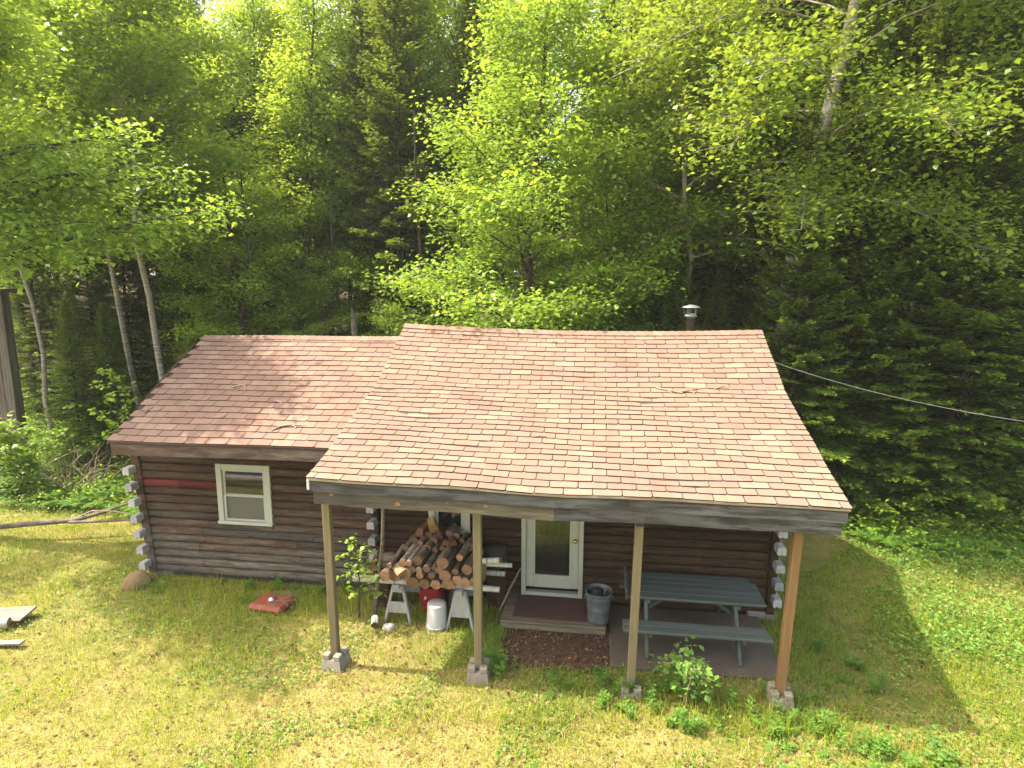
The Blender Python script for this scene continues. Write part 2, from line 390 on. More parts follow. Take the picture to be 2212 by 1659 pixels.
# concrete patio slab right of the door, dark mulch bed in front of the door step
g = G(); g.box((1.42, 8.17, -.02), (2.22, 1.54, .14), bev=.012)
g.build('patio_slab', M['slab']); tag(bpy.data.objects['patio_slab'], kind='structure')
def mulch():
    r = random.Random(3); c = (-.42, 7.72); vs = [(c[0], c[1], .022)]; n = 40
    for k in range(n):
        a = 2 * pi * k / n; e = 1 / max(abs(cos(a)) / .78, abs(sin(a)) / .46) * r.uniform(.88, 1.05)
        vs.append((c[0] + cos(a) * e, c[1] + sin(a) * e, .012))
    me = bpy.data.meshes.new('mulch_bed'); me.from_pydata(vs, [], [(0, i, i % n + 1) for i in range(1, n + 1)])
    me.materials.append(M['mulch']); o = bpy.data.objects.new('mulch_bed', me); COL.objects.link(o); tag(o, kind='structure')
mulch()

# ------------------------------------------------------------ cabin
rnd = random.Random(11)
cabin = empty('log_cabin', (0, 8.95, 0))
tag(cabin, 'low brown log cabin with red brown shingle roof, side wing and open front porch', 'cabin')
def P(o):      # parts are modelled in world metres and moved under the cabin's Empty
    o.location = Vector(o.location) - Vector((0, 8.95, 0)) if o.parent is cabin else o.location; return o
XL, XR = -3.424, 2.80
RIDGE_Y, KINK_Y, EAVE_Y = 10.85, 9.40, 6.746
def lerp(a, b, t): return a + (b - a) * t
def main_roof(x, row):
    """row 0..20 on the porch slope, 20..32 on the steeper upper slope"""
    t = (x - XL) / (XR - XL)
    ze = lerp(2.622, 2.566, t) + .012 * sin(t * 9) * sin(pi * t); zk = 3.42 + .02 * max(0, 1 - t * 4) - .03 * sin(pi * t); zr = lerp(4.225, 4.185, t) - .075 * sin(pi * t) ** .9 if 0 < t < 1 else lerp(4.225, 4.185, t)
    w = .008 * sin(x * 3.1 + row * .5) + .006 * sin(x * 1.3 - row * .9)
    if row <= 20: q = row / 20; return Vector((x, lerp(EAVE_Y, KINK_Y, q), lerp(ze, zk, q) + w - .02 * sin(pi * q)))
    q = (row - 20) / 11.8; return Vector((x, lerp(KINK_Y, RIDGE_Y, q), lerp(zk, zr, q) + w * (1 - q)))
WXL, WXR = -7.18, -3.30
def wing_roof(x, row):
    q = row / 20.3; t = (x - WXL)
    w = .005 * sin(x * 2.3 + row * .4)
    return Vector((x, lerp(7.99, 10.51, q), lerp(2.636, 3.99, q) + .007 * t + w))
def shingles(name, fn, x0, x1, rows, off0, seed, breaks=()):
    r = random.Random(seed); g = G(); TW = .3355; gap = .011
    for row in range(rows):
        off = off0 + (.5 if row % 2 else 0.) + r.uniform(-.02, .02)
        k = -1
        while True:
            a = x0 + (k + off) * TW + gap / 2; b = a + TW - gap; k += 1
            if a > x1: break
            a2, b2 = max(a, x0), min(b, x1)
            if b2 - a2 < .02: continue
            sl = r.uniform(-.0025, .0025); cut = .014
            lo = row - .04 + sl * 2; hi = row + 1.12
            nrm = (fn(a2, row + .5) - fn(a2, row)).cross(Vector((-1, 0, 0))).normalized()
            if nrm.z < 0: nrm = -nrm
            lf = .015 + r.uniform(0, .006)
            p = [fn(a2 + cut, lo), fn(b2 - cut, lo + r.uniform(-.03, .03)), fn(b2, lo + .11), fn(b2, hi), fn(a2, hi), fn(a2, lo + .11)]
            h = [lf, lf, lf * .92, .002, .002, lf * .92]
            if lo < 20 < hi:  # bend over the break in slope
                pass
            top = [q + nrm * z for q, z in zip(p, h)]; bot = [q - nrm * .002 for q in p[:3] + p[5:]]
            t = r.gauss(.38, .13)
            if r.random() < .13: t = r.uniform(.74, 1.)
            t = min(max(t, 0), 1)
            vs = top + bot
            g.add(vs, [(0, 1, 2, 3, 4, 5)], t); g.add(vs, [(0, 6, 7, 1), (1, 7, 8, 2), (5, 9, 6, 0)], t, 1)
    return g
def ridge_caps(g, fn_top, x0, x1, back, seed):
    r = random.Random(seed); x = x0; w = .137
    while x < x1 - .02:
        b = min(x + w, x1)
        for a_, b_, in ((x, b),):
            lift0, lift1 = .020, .012
            vs = []
            for xx, lf in ((a_, lift0), (b_ + .02 if b_ < x1 else b_, lift1)):
                top = fn_top(xx)
                f = top + Vector((0, -.135, -.058)); k = top + Vector((0, .135, -.07))
                vs += [f + Vector((0, 0, lf)), top + Vector((0, 0, lf + .004)), k + Vector((0, 0, lf)), f + Vector((0, 0, 0))]
            t = min(max(r.gauss(.4, .14), 0), 1) if r.random() > .15 else r.uniform(.75, 1)
            g.add(vs, [(0, 4, 5, 1), (1, 5, 6, 2), (0, 3, 7, 4), (0, 1, 2, 3)], t)
        x = b + .002
def deck_mesh(fn, x0, x1, rows, back_y, back_z, thick=.035):
    """closed roof board under the shingles, both slopes"""
    g = G(); n = 14; k = 0
    prof = []
    for i in range(n + 1):
        x = lerp(x0, x1, i / n)
        line = [fn(x, q) + Vector((0, 0, -.006)) for q in rows]
        top = line[-1]
        line.append(Vector((x, back_y, back_z)))
        prof.append(line)
    m = len(prof[0]); vs = [p for l in prof for p in l] + [p - Vector((0, 0, thick)) for l in prof for p in l]
    o = (n + 1) * m
    fs = []
    for i in range(n):
        for j in range(m - 1):
            a = i * m + j; fs.append((a, a + m, a + m + 1, a + 1)); fs.append((a + o, a + 1 + o, a + m + 1 + o, a + m + o))
        a = i * m; fs.append((a, a + o, a + m + o, a + m)); a = i * m + m - 1; fs.append((a, a + m, a + m + o, a + o))
    fs2 = []
    for i in (0, n):
        for j in range(m - 1):
            a = i * m + j; q = (a, a + 1, a + 1 + o, a + o); fs2.append(q if i == 0 else q[::-1])
    g.add(vs, fs, .5); g.add(vs, fs2, .4, 1); return g

roof = deck_mesh(main_roof, XL, XR, [0, 5, 10, 15, 20, 26, 31.8], 14.0, 2.55).build('porch_and_main_roof', [M['roofdeck'], M['shingle']], cabin); P(roof)
g = shingles('shingles', main_roof, XL - .012, XR + .012, 31, .30, 5)
ridge_caps(g, lambda x: main_roof(x, 31.8), XL - .012, XR + .012, 0, 4)
g.build('roof_shingles', [M['shingle'], M['roofdeck']], roof)
wroof = deck_mesh(wing_roof, WXL, WXR, [0, 5, 10, 15, 20.3], 13.1, 2.6).build('wing_roof', [M['roofdeck'], M['shingle']], cabin); P(wroof)
g = shingles('shingles', wing_roof, WXL - .012, WXR, 20, .77, 8)
ridge_caps(g, lambda x: wing_roof(x, 20.3), WXL - .012, WXR, 0, 9)
g.build('roof_shingles', [M['shingle'], M['roofdeck']], wroof)

# log walls: bulging half-round courses with butt joints
PITCHZ = .1375
def log_courses(x0s, x1s, z0, n, y, seed, dirv=(1, 0), skip=(), jl=(.9, 2.4), only=None, dep=.04):
    """courses along x (dirv (1,0)) with front face towards -y; skip: [(xa, xb, za, zb)] openings"""
    r = random.Random(seed); g = G()
    for k in range(n):
        if only is not None and k not in only: continue
        zb = z0 + k * PITCHZ; x0, x1 = x0s(k), x1s(k)
        segs = [(x0, x1)]
        for (xa, xb, za, zc) in skip:
            if zb + PITCHZ * .5 > za and zb + PITCHZ * .5 < zc:
                ns = []
                for a, b in segs:
                    if xa > a: ns.append((a, min(b, xa)))
                    if xb < b: ns.append((max(a, xb), b))
                segs = [q for q in ns if q[1] - q[0] > .01]
        for (a, b) in segs:
            x = a + 0
            cuts = [a]
            while True:
                x += r.uniform(*jl)
                if x > b - .35: break
                cuts.append(x)
            cuts.append(b)
            for p, q in zip(cuts, cuts[1:]):
                t = min(max(r.gauss(.5, .2), 0), 1); dz = r.uniform(-.003, .003); dy = r.uniform(-.004, .004)
                pr = [(0, .006), (-dep * .75, .02), (-dep * 1.0, .05), (-dep * 1.05, .08), (-dep * .85, .112), (-dep * .2, .1345), (.05, .1345), (.05, .006)]
                vs = []
                for xx in (p + .003, q - .003):
                    vs += [(xx, y + dy + yy, zb + dz + zz) for yy, zz in pr]
                m = len(pr)
                fs = [(i, (i + 1) % m, (i + 1) % m + m, i + m) for i in range(m)]
                g.add(vs, [f[::-1] for f in fs], t); g.add(vs[:m], [list(range(m))], t); g.add(vs[m:], [list(range(m))[::-1]], t)
        g.box(((x0 + x1) / 2, y + .07, zb + PITCHZ / 2), (x1 - x0 - .02, .04, PITCHZ), .1) if not skip else None
    return g
def lx(k):  # the wing's left corner flares outwards towards the top
    z = .08 + k * PITCHZ; return -7.46 - .068 * (z - .3)
WIN = (-6.02, -5.22, 1.12, 1.98)
RED = 11
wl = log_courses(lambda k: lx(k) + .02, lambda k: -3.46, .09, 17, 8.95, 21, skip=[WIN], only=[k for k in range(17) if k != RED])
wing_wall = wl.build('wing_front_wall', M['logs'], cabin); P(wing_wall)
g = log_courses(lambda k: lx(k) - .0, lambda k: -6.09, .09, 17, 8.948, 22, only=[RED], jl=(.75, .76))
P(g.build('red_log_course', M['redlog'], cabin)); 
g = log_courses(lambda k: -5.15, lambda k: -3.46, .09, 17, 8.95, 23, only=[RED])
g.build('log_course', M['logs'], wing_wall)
WIN2 = (-2.44, -1.94, 1.16, 1.95); DOOR = (-1.0, -.12, .1, 2.16)
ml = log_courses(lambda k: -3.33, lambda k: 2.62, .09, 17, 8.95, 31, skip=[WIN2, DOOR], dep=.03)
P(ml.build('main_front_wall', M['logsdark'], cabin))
# backing, side and rear walls with gables
def shell(x0, x1, y0, y1, prof_fn, mt, name, openings):
    g = G()
    # front backing in pieces round the openings
    xs = sorted({x0, x1, *[q for o in openings for q in o[:2]]})
    for a, b in zip(xs, xs[1:]):
        op = [o for o in openings if o[0] < (a + b) / 2 < o[1]]
        if op:
            o = op[0]
            if o[2] > .1: g.box(((a + b) / 2, y0 + .03, (o[2] + .02) / 2), (b - a, .05, o[2] - .02), .2)
            g.box(((a + b) / 2, y0 + .03, (o[3] + 2.5) / 2), (b - a, .05, 2.5 - o[3]), .2)
        else: g.box(((a + b) / 2, y0 + .03, 1.26), (b - a, .05, 2.48), .2)
    for x in (x0, x1):
        s = .05 if x == x0 else -.05
        poly = prof_fn(y0, y1)
        vs = [(x, yy, zz) for yy, zz in poly] + [(x + s, yy, zz) for yy, zz in poly]; m = len(poly)
        g.add(vs, [list(range(m)), list(range(m, 2 * m))[::-1]] + [(i, i + m, (i + 1) % m + m, (i + 1) % m) for i in range(m)], .4)
    g.box(((x0 + x1) / 2, y1, 1.25), (x1 - x0 - .1, .1, 2.5), .3)
    return g.build(name, mt, cabin)
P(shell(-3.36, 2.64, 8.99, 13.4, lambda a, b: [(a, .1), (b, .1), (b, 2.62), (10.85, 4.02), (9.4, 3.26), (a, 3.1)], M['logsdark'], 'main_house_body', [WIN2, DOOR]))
P(shell(-7.42, -3.42, 8.99, 12.4, lambda a, b: [(a, .1), (b, .1), (b, 2.68), (10.51, 3.86), (a, 3.0)], M['logs'], 'wing_body', [WIN]))
# dark rooms behind the panes
g = G(); g.box((-.5, 11, .09), (5.8, 4, .03)); g.box((-5.4, 10.8, .09), (3.8, 3, .03)); P(g.build('cabin_floor', M['stone'], cabin))
# corner log ends (every second course), fronts of the side walls' logs
def log_end(x, z, dy=0., w=.118, r=rnd):
    g = G(); a = .5 + r.uniform(-.25, .25); hz = .128
    pr = [(-w / 2 + .012, 0), (-.016, 0), (-.016, .013), (.014, .013), (.014, 0), (w / 2 - .012, 0), (w / 2, .02), (w / 2 - .004, hz - .02), (w / 2 - .018, hz), (-w / 2 + .02, hz), (-w / 2, hz - .025), (-w / 2 - .002, .02)]
    y0 = 8.72 + dy; vs = [(x + px, y0, z + pz) for px, pz in pr] + [(x + px, 8.97, z + pz) for px, pz in pr]; m = len(pr)
    g.add(vs, [list(range(m))[::-1]], a); g.add(vs, [(i, (i + 1) % m, (i + 1) % m + m, i + m) for i in range(m)], a)
    P(g.build('log_end', M['logend'], cabin))
for i, z in enumerate((.20, .475, .75, 1.025, 1.30, 1.575, 1.85)):
    log_end(-7.455 - .068 * (z - .3), z, rnd.uniform(-.01, .01))
for i, z in enumerate((.34, .61, .88, 1.155, 1.42, 1.69)):
    log_end(-3.40 - .02 * (z - .6), z, rnd.uniform(-.01, .01)); log_end(2.745, z - .04, rnd.uniform(-.01, .01), .125)
log_end(-3.41, 1.97); log_end(2.745, 1.93)
# between the ends: set-back stubs of the crossing courses, one stack per corner
for cx0, w_, mm in ((None, .15, 'logs'), (-3.40, .10, 'logsdark'), (2.70, .12, 'logsdark')):
    g = G()
    for k in range(15): g.box(((lx(k) + .055) if cx0 is None else cx0, 8.93 if cx0 is None else 8.94, .09 + (k + .5) * PITCHZ), (w_, .1, .1378), rnd.uniform(.2, .8), bev=.01)
    P(g.build('corner_stack', M[mm], cabin))
for x, y in ((2.58, 8.9), (-7.3, 8.98), (-3.4, 8.98)):
    g = G(); g.box((x, y + .1, .04), (.4, .2, .16), bev=.01); P(g.build('foundation_block', M['concrete'], cabin))

# fascias, header, drip edge
def board(name, xs, y, zf, h, th, mt, t=.5, slots=None, n=10):
    g = G(); x0, x1 = xs
    for i in range(n):
        a, b = lerp(x0, x1, i / n), lerp(x0, x1, (i + 1) / n)
        vs = []
        for x in (a, b):
            z = zf(x); vs += [(x, y, z), (x, y, z - h), (x, y + th, z - h), (x, y + th, z)]
        g.add(vs, [(0, 4, 5, 1)[::-1], (3, 2, 6, 7)[::-1], (0, 3, 7, 4)[::-1], (1, 5, 6, 2)[::-1]], t)
        if i == 0: g.add(vs[:4], [(0, 1, 2, 3)[::-1]], t)
        if i == n - 1: g.add(vs[4:], [(0, 1, 2, 3)], t)
    return g
ez = lambda x: main_roof(x, 0).z
g = board('f', (XL + .03, .42), EAVE_Y + .012, lambda x: ez(x) - .03, .135, .03, M['fascia'], .45)
g2 = board('f', (.425, XR - .02), EAVE_Y + .014, lambda x: ez(x) - .03, .14, .03, M['fascia'], .62)
P(g.build('fascia_board', M['fascia'], cabin)); P(g2.build('fascia_board', M['fascia'], cabin))
g = board('h', (XL + .045, -.42), EAVE_Y + .06, lambda x: ez(x) - .166, .175, .04, M['header'], .4)
for px, py, r_ in ((338, 555, .026), (1052, 655, .036), (2005, 675, .026), (1585, 640, .012)):
    p = at((880 + px / 3.687) * .7373, (1300 + py / 3.687) * .7373, EAVE_Y + .058)
    n = 14; ring = [(p.x + r_ * cos(2 * pi * k / n), p.y, p.z + r_ * .75 * sin(2 * pi * k / n)) for k in range(n)]
    g.add(ring, [list(range(n))], .5, 1)
hb = g.build('porch_header', [M['header'], M['knot']], cabin); P(hb)
g = board('h', (-.415, XR - .05), EAVE_Y + .063, lambda x: ez(x) - .170, .165, .04, M['fascia'], .5)
P(g.build('porch_header', M['fascia'], cabin))
g = board('d', (XL, XR), EAVE_Y - .006, lambda x: ez(x) + .003, .028, .014, M['drip'])
P(g.build('drip_edge', M['drip'], cabin))
g = G(); g.box((XL + .012, EAVE_Y + .03, 2.555), (.03, .08, .13), bev=.004); P(g.build('rake_end', M['white'], cabin))
for x, segs in ((XL + .03, ((0, 13),)), (XR - .03, ((0, 20), (20, 31.8)))):
    g = G()
    for a, b in segs:
        p, q = main_roof(x, a), main_roof(x, b)
        g.beam(p + Vector((0, .06 if a == 0 else 0, -.115)), q + Vector((0, .01, -.115)), .028, .14, .5)
    P(g.build('rake_board', M['fascia'], cabin))
for i in range(11):
    g = G(); x = lerp(XL + .4, XR - .3, i / 10); p, q = main_roof(x, .6), main_roof(x, 19.8)
    g.beam(p + Vector((0, 0, -.11)), q + Vector((0, 0, -.11)), .04, .13, .4)
    P(g.build('porch_rafter', M['fascia'], cabin))
wz = lambda x: wing_roof(x, 0).z
g = board('f', (WXL + .03, WXR - .2), 8.005, lambda x: wz(x) - .025, .19, .035, M['fasciaold'], .5)
P(g.build('wing_fascia', M['fasciaold'], cabin))
g = board('f', (WXL, WXR - .2), 7.985, lambda x: wz(x) + .002, .022, .012, M['roofdeck'], .5)
P(g.build('wing_drip_edge', M['pipe'], cabin))
g = G()
p, q = wing_roof(WXL + .03, 0), wing_roof(WXL + .03, 20.3)
g.beam(p + Vector((0, .06, -.12)), q + Vector((0, 0, -.12)), .03, .15); P(g.build('wing_rake_board', M['fasciaold'], cabin))
g = G(); g.box((-5.3, 8.5, 2.47), (3.7, .9, .02)); P(g.build('wing_soffit', M['fasciaold'], cabin))

# windows and door
def window(x0, x1, z0, z1, y, wc=.09, double=True, lean=0.):
    g = G(); w = G(); h = (z1 - z0)
    g.box((x0 + wc / 2, y, (z0 + z1) / 2), (wc, .05, h), .5, bev=.004); g.box((x1 - wc / 2, y, (z0 + z1) / 2), (wc, .05, h), .5, bev=.004)
    g.box(((x0 + x1) / 2, y - .002, z1 - wc / 2), (x1 - x0 - 2 * wc - .002, .046, wc), .5, bev=.004)
    g.box(((x0 + x1) / 2, y - .012, z0 + .035), (x1 - x0 + .02, .085, .05), .55, bev=.006)
    fr = g.build('window_frame', M['trim'], cabin); P(fr)
    g = G(); a, b, c, d = x0 + wc + .002, x1 - wc - .002, z0 + .064, z1 - wc - .002; s = .045; yy = y + .018
    mid = (c + d) / 2
    for (p, q, o) in ((c, mid + .01, .014), (mid - .01, d, 0)) if double else ((c, d, 0),):
        g.box((a + s / 2, yy + o * 0 + .004 - o, (p + q) / 2), (s, .03, q - p), .5, bev=.003); g.box((b - s / 2, yy + .004 - o, (p + q) / 2), (s, .03, q - p), .5, bev=.003)
        g.box(((a + b) / 2, yy + .003 - o, p + s * .35), (b - a - 2 * s - .002, .028, s * .7), .5, bev=.003); g.box(((a + b) / 2, yy + .003 - o, q - s * .35), (b - a - 2 * s - .002, .028, s * .7), .5, bev=.003)
    g.build('sash', M['trim'], fr)
    g = G(); g.box(((a + b) / 2, yy + .006, (mid + d) / 2 if double else (c + d) / 2), (b - a - .02, .006, (d - mid if double else d - c) - .02)); g.build('pane', M['glass'], fr)
    if double:
        g = G(); g.box(((a + b) / 2, yy + .002, (mid + c) / 2), (b - a - .02, .006, mid - c - .02)); g.build('insect_screen', M['screen'], fr)
window(-6.09, -5.15, 1.03, 2.06, 8.915, .095)
window(-2.52, -1.86, 1.09, 2.02, 8.915, .10, False)
g = G()
g.box((-1.01, 8.905, 1.17), (.07, .07, 2.06), .45, bev=.005); g.box((-.125, 8.905, 1.17), (.07, .07, 2.06), .45, bev=.005)
g.box((-.567, 8.905, 2.23), (.955, .07, .06), .45, bev=.005); g.box((-.567, 8.93, .175), (.81, .10, .07), .45, bev=.005)
dfr = g.build('door_frame', M['trim'], cabin); P(dfr)
g = G(); y = 8.935
g.box((-.915, y, 1.23), (.115, .04, 1.9), .5, bev=.004); g.box((-.22, y, 1.23), (.115, .04, 1.9), .5, bev=.004)
g.box((-.567, y, .37), (.578, .038, .19), .5, bev=.004); g.box((-.567, y, 2.12), (.578, .038, .12), .5, bev=.004)
for a, b, c, d in ((-.858, -.835, .465, 2.06), (-.30, -.277, .465, 2.06)): g.box(((a + b) / 2, y - .012, (c + d) / 2), (b - a, .03, d - c), .6)
g.box((-.567, y - .012, .477), (.533, .03, .022), .6)
dr = g.build('door', M['trim'], cabin); P(dr)
g = G(); g.box((-.567, y + .004, 1.265), (.55, .008, 1.58)); g.build('door_pane', M['glass'], dr)
g = G(); g.lathe([(.0, 0), (.028, .0), (.03, .006), (.012, .01), (.011, .03), (.026, .038), (.03, .05), (.022, .062), (0, .066)], 16)
kb = g.build('door_knob', M['brass'], dr); kb.rotation_euler = (radians(90), 0, 0); kb.location = (-.215, y - .021, 1.08)

# porch posts on concrete piers
PX = (-3.28, -1.363, .547, 2.302)
PN = ('leftmost', 'second from left', 'third from left', 'rightmost')
TOPX = (.01, 0, .02, .03)
for i, x in enumerate(PX):
    g = G(); w = .10; zt = lerp(2.64, 2.59, i / 3) - .345
    b0 = .14 if i != 2 else .06
    lean = (-.012, 0, .03, .05)[i]
    g.beam((x, 6.99, b0), (x + lean, 6.97, zt + .02), w, w, .5, up=(0, 1, 0), bev=.008)
    p = g.build('porch_post', M['postor'] if i == 3 else M['post'], cabin); P(p)
    if i == 3: p['label'] = 'orange brown newer looking post'
    if i == 2:
        g = G(); g.box((x + lean, 6.968, zt - .04), (.09, .108, .11), bev=.006); g.build('post_block', M['fascia'], p)
def pier(i, x):
    g = G(); r = random.Random(i); h = .235; b, t = .16, .125
    # tapered block with a cross slot in its top
    vs = [(-b, -b, -.06), (b, -b, -.06), (b, b, -.06), (-b, b, -.06), (-t, -t, h - .07), (t, -t, h - .07), (t, t, h - .07), (-t, t, h - .07)]
    g.add(vs, [(0, 1, 5, 4), (1, 2, 6, 5), (2, 3, 7, 6), (3, 0, 4, 7), (4, 5, 6, 7), (3, 2, 1, 0)])
    for sx in (-1, 1):
        for sy in (-1, 1):
            g.box((sx * (t * .5 + .014), sy * (t * .5 + .014), h - .036), (t - .03, t - .03, .075), .5, bev=.012)
    o = g.build('concrete_pier', M['concrete']); z0 = {2: -.10}.get(i, 0)
    o.location = (x, 6.99, z0 - .03); o.rotation_euler.z = (-.12, .04, .03, -.06)[i]
    tag(o, ('pale tapered concrete pier under the %s porch post' % PN[i]), 'concrete pier', 'concrete piers under the porch posts')
for i, x in enumerate(PX): pier(i, x)

# chimney pipe behind the ridge
g = G(); c = at(1491, 700, 11.6); g.lathe([(.075, -.9), (.075, .35), (.078, .352), (.078, .36)], 20, (c.x, 11.6, 4.02)); ch = g.build('chimney_pipe', M['pipe'], cabin); P(ch)
z = 4.36
g = G(); g.lathe([(.075, z - .01), (.11, z + .02), (.115, z + .035), (.09, z + .05), (.07, z + .05)], 20, (c.x, 11.6, 0))
g.lathe([(.09, z + .05), (.09, z + .075)], 20, (c.x, 11.6, 0))
for k in range(5):
    a = k * 1.2566 + .3; g.beam((c.x + .1 * cos(a), 11.6 + .1 * sin(a), z + .03), (c.x + .12 * cos(a), 11.6 + .12 * sin(a), z + .19), .018, .004)
g.lathe([(.0, z + .235), (.08, z + .22), (.165, z + .19), (.17, z + .175), (.16, z + .18), (0, z + .20)], 24, (c.x, 11.6, 0))
g.build('chimney_cap', M['capm'], ch)

# ------------------------------------------------------------ things on and round the porch
def along(o, label, cat, group=None): return tag(o, label, cat, group)
# door step and mat
st = empty('door_step', (-.5, 8.53, 0)); tag(st, 'low plank door step in front of the glazed white door', 'door step')
g = G()
for k in range(6):
    g.box((0, -.345 + k * .139, .125), (1.52, .134, .034), rnd.uniform(.35, .65), bev=.004)
g.build('step_boards', M['deck'], st)
g = G(); g.box((0, -.412, .07), (1.5, .03, .075), .6); g.box((.74, 0, .055), (.035, .79, .10), .4); g.box((-.74, 0, .055), (.035, .79, .10), .4); g.build('step_frame', M['deck'], st)
g = G(); g.box((0, 0, .006), (1.07, .66, .012), bev=.004); o = g.build('door_mat', M['mat']); o.location = (-.56, 8.55, .143); o.rotation_euler.z = -.01
tag(o, 'flat dull red brown door mat lying on the plank step', 'door mat')
# zinc bin with a shovel head inside
bn = empty('metal_bin', (.15, 8.32, .142)); tag(bn, 'tapered grey galvanised metal bin standing on the right end of the door step', 'bin')
g = G(); g.lathe([(0, .004), (.148, .004), (.152, .0), (.155, .02), (.158, .1), (.166, .2), (.17, .205), (.168, .215), (.178, .36), (.184, .366), (.182, .376), (.194, .455), (.2, .462), (.197, .47), (.19, .464), (.172, .36), (.15, .03), (0, .025)], 28)
g.build('bin_body', M['binmetal'], bn)
for s in (-1, 1):
    g = G(); g.tube([(s * .185, -.05, .37), (s * .205, -.04, .345), (s * .21, 0, .33), (s * .205, .04, .345), (s * .185, .05, .37)], .006, 6); g.build('bin_handle', M['metal'], bn)
sh = empty('small_shovel', (.15, 8.32, .2)); tag(sh, 'small rusty orange shovel standing in the grey metal bin', 'shovel')
g = G(); g.tube([(.05, -.03, .1), (.09, .03, .42)], .011, 8); g.build('shovel_handle', M['metal'], sh)
g = G()
vs = []
for i, (zz, w) in enumerate(((.02, .05), (.1, .062), (.18, .055), (.25, .02))):
    for k in (-1, 0, 1): vs.append((.05 + k * w, -.06 + .02 * abs(k) + i * .008, zz + .03))
vs2 = [(a, b + .005, c_) for a, b, c_ in vs]
g.add(vs + vs2, [(i * 3 + k, i * 3 + k + 1, i * 3 + k + 4, i * 3 + k + 3) for i in range(3) for k in range(2)] + [(12 + i * 3 + k + 3, 12 + i * 3 + k + 4, 12 + i * 3 + k + 1, 12 + i * 3 + k) for i in range(3) for k in range(2)])
g.build('shovel_blade', M['scoop'], sh)
# black sack lying in the bin
def blob(name, loc, rad, mt, seed, n=2, amp=.18, sq=(1, 1, 1), label=None, cat=None, group=None):
    import bmesh
    bm = bmesh.new(); bmesh.ops.create_icosphere(bm, subdivisions=3, radius=1.)
    r = random.Random(seed); ph = [(Vector((r.uniform(-1, 1), r.uniform(-1, 1), r.uniform(-1, 1))).normalized() * r.uniform(1.2, 4), r.uniform(0, 6)) for _ in range(9)]
    for v in bm.verts:
        d = 1 + sum(sin(v.co.dot(k) * 1.4 + p) / (k.length) for k, p in ph) * amp * .55
        v.co = Vector((v.co.x * sq[0], v.co.y * sq[1], v.co.z * sq[2])) * d * rad
    me = bpy.data.meshes.new(name); bm.to_mesh(me); bm.free(); me.materials.append(mt)
    for p in me.polygons: p.use_smooth = True
    o = bpy.data.objects.new(name, me); COL.objects.link(o); o.location = loc
    if label: tag(o, label, cat, group)
    return o
blob('ash_sack', (.13, 8.37, .47), .15, M['black'], 4, sq=(.8, .8, 1.1), label='dark crumpled sack stuffed into the grey metal bin', cat='sack')

# picnic table
pt = empty('picnic_table', (1.45, 8.3, .05)); tag(pt, 'grey green painted wooden picnic table with bench on the porch slab', 'picnic table')
g = G(); L = 1.80; yb = -.36
for k in range(5):
    y0 = yb + k * .152; sl = {4: .10, 0: 0.}.get(k, .0)
    x0, x1 = -.90 + (.05 if k == 4 else 0), .91 - (.07 if k == 4 else 0)
    g.box(((x0 + x1) / 2, y0 + .075, .68), (x1 - x0, .145, .04), (.5, .56, .46, .52, .5)[k], bev=.008)
g.build('tabletop', M['greenwood'], pt)
g = G(); xs = np.linspace(0, 1, 9)
for a, b in zip(xs, xs[1:]):
    for q in (a, ): pass
    f = lambda t: (-.925 + .0 * t, -.36 + .62 * t, .70 + .10 * t ** .5 - .0)
    p, q = f(a), f(b); g.beam((p[0], p[1], p[2] - .02), (q[0], q[1], q[2] - .02), .03, .10 + .06 * sin(pi * a), .5)

g.build('end_board', M['greenwood'], pt)
for s in (-1, 1):
    g = G()
    for k in range(2):
        y0 = s * .60 + (k - .5) * .142
        g.box((-.045 + (.0 if k else .01), y0, .40), (1.90 - .03 * k, .137, .04), .55 + .1 * k, bev=.008)
    g.build('bench_seat', M['greenwood'], pt)
for x in (-.66, .53):
    for s in (-1, 1):
        g = G(); g.beam((x, s * .22, .66), (x, s * .70, .0), .042, .10, .45, up=(0, s, 1), bev=.004); g.build('leg', M['greenwood'], pt)
    g = G(); g.box((x + .04, 0, .345), (.036, 1.38, .09), .45, bev=.004); g.box((x + .04, 0, .625), (.036, .66, .07), .45, bev=.004); g.build('cross_bar', M['greenwood'], pt)
    g = G(); d = 1 if x < 0 else -1; g.beam((x + .04, 0, .34), (x + d * .42, 0, .655), .07, .035, .45); g.build('brace', M['greenwood'], pt)

# sawhorses
def sawhorse(name_, c, full, label):
    e = empty('sawhorse', (c[0], c[1], 0)); tag(e, label, 'sawhorse', 'sawhorses carrying the firewood')
    g = G(); g.box((0, .28, .59), (.09 if full else .1, .78, .07), .5, bev=.005); g.build('top_beam', M['sawwood'], e)
    for yy, s0 in ((0, 0), (.56, 1)):
        for s in (-1, 1):
            g = G(); g.beam((s * .065, yy, .59), (s * .20, yy - .05 + .1 * s0, -.02), .035, .07, .5, up=(0, 1, 0), bev=.004); g.build('leg', M['sawwood'], e)
        g = G(); y1 = yy - .035 if yy == 0 else yy + .035
        if full: z0, z1 = .2, .60
        else: z0, z1 = .16, .33
        w = lambda z: .085 + (.57 - z) * .235
        off = -.022
        f = [(-w(z0), y1, z0), (w(z0), y1, z0), (w(z1), y1, z1), (-w(z1), y1, z1)]
        b = [(p[0], p[1] + off, p[2]) for p in f]
        g.add(f + b, [(0, 1, 2, 3), (7, 6, 5, 4), (0, 4, 5, 1), (1, 5, 6, 2), (2, 6, 7, 3), (3, 7, 4, 0)])
        if not full: g.box((0, y1 - .01, .535), (.15, .022, .10))
        g.build('end_board', M['sawwood'], e)
    return e
sawhorse('a', (-2.79, 8.13), False, 'left whitish wooden sawhorse with an open A shaped end under the firewood')
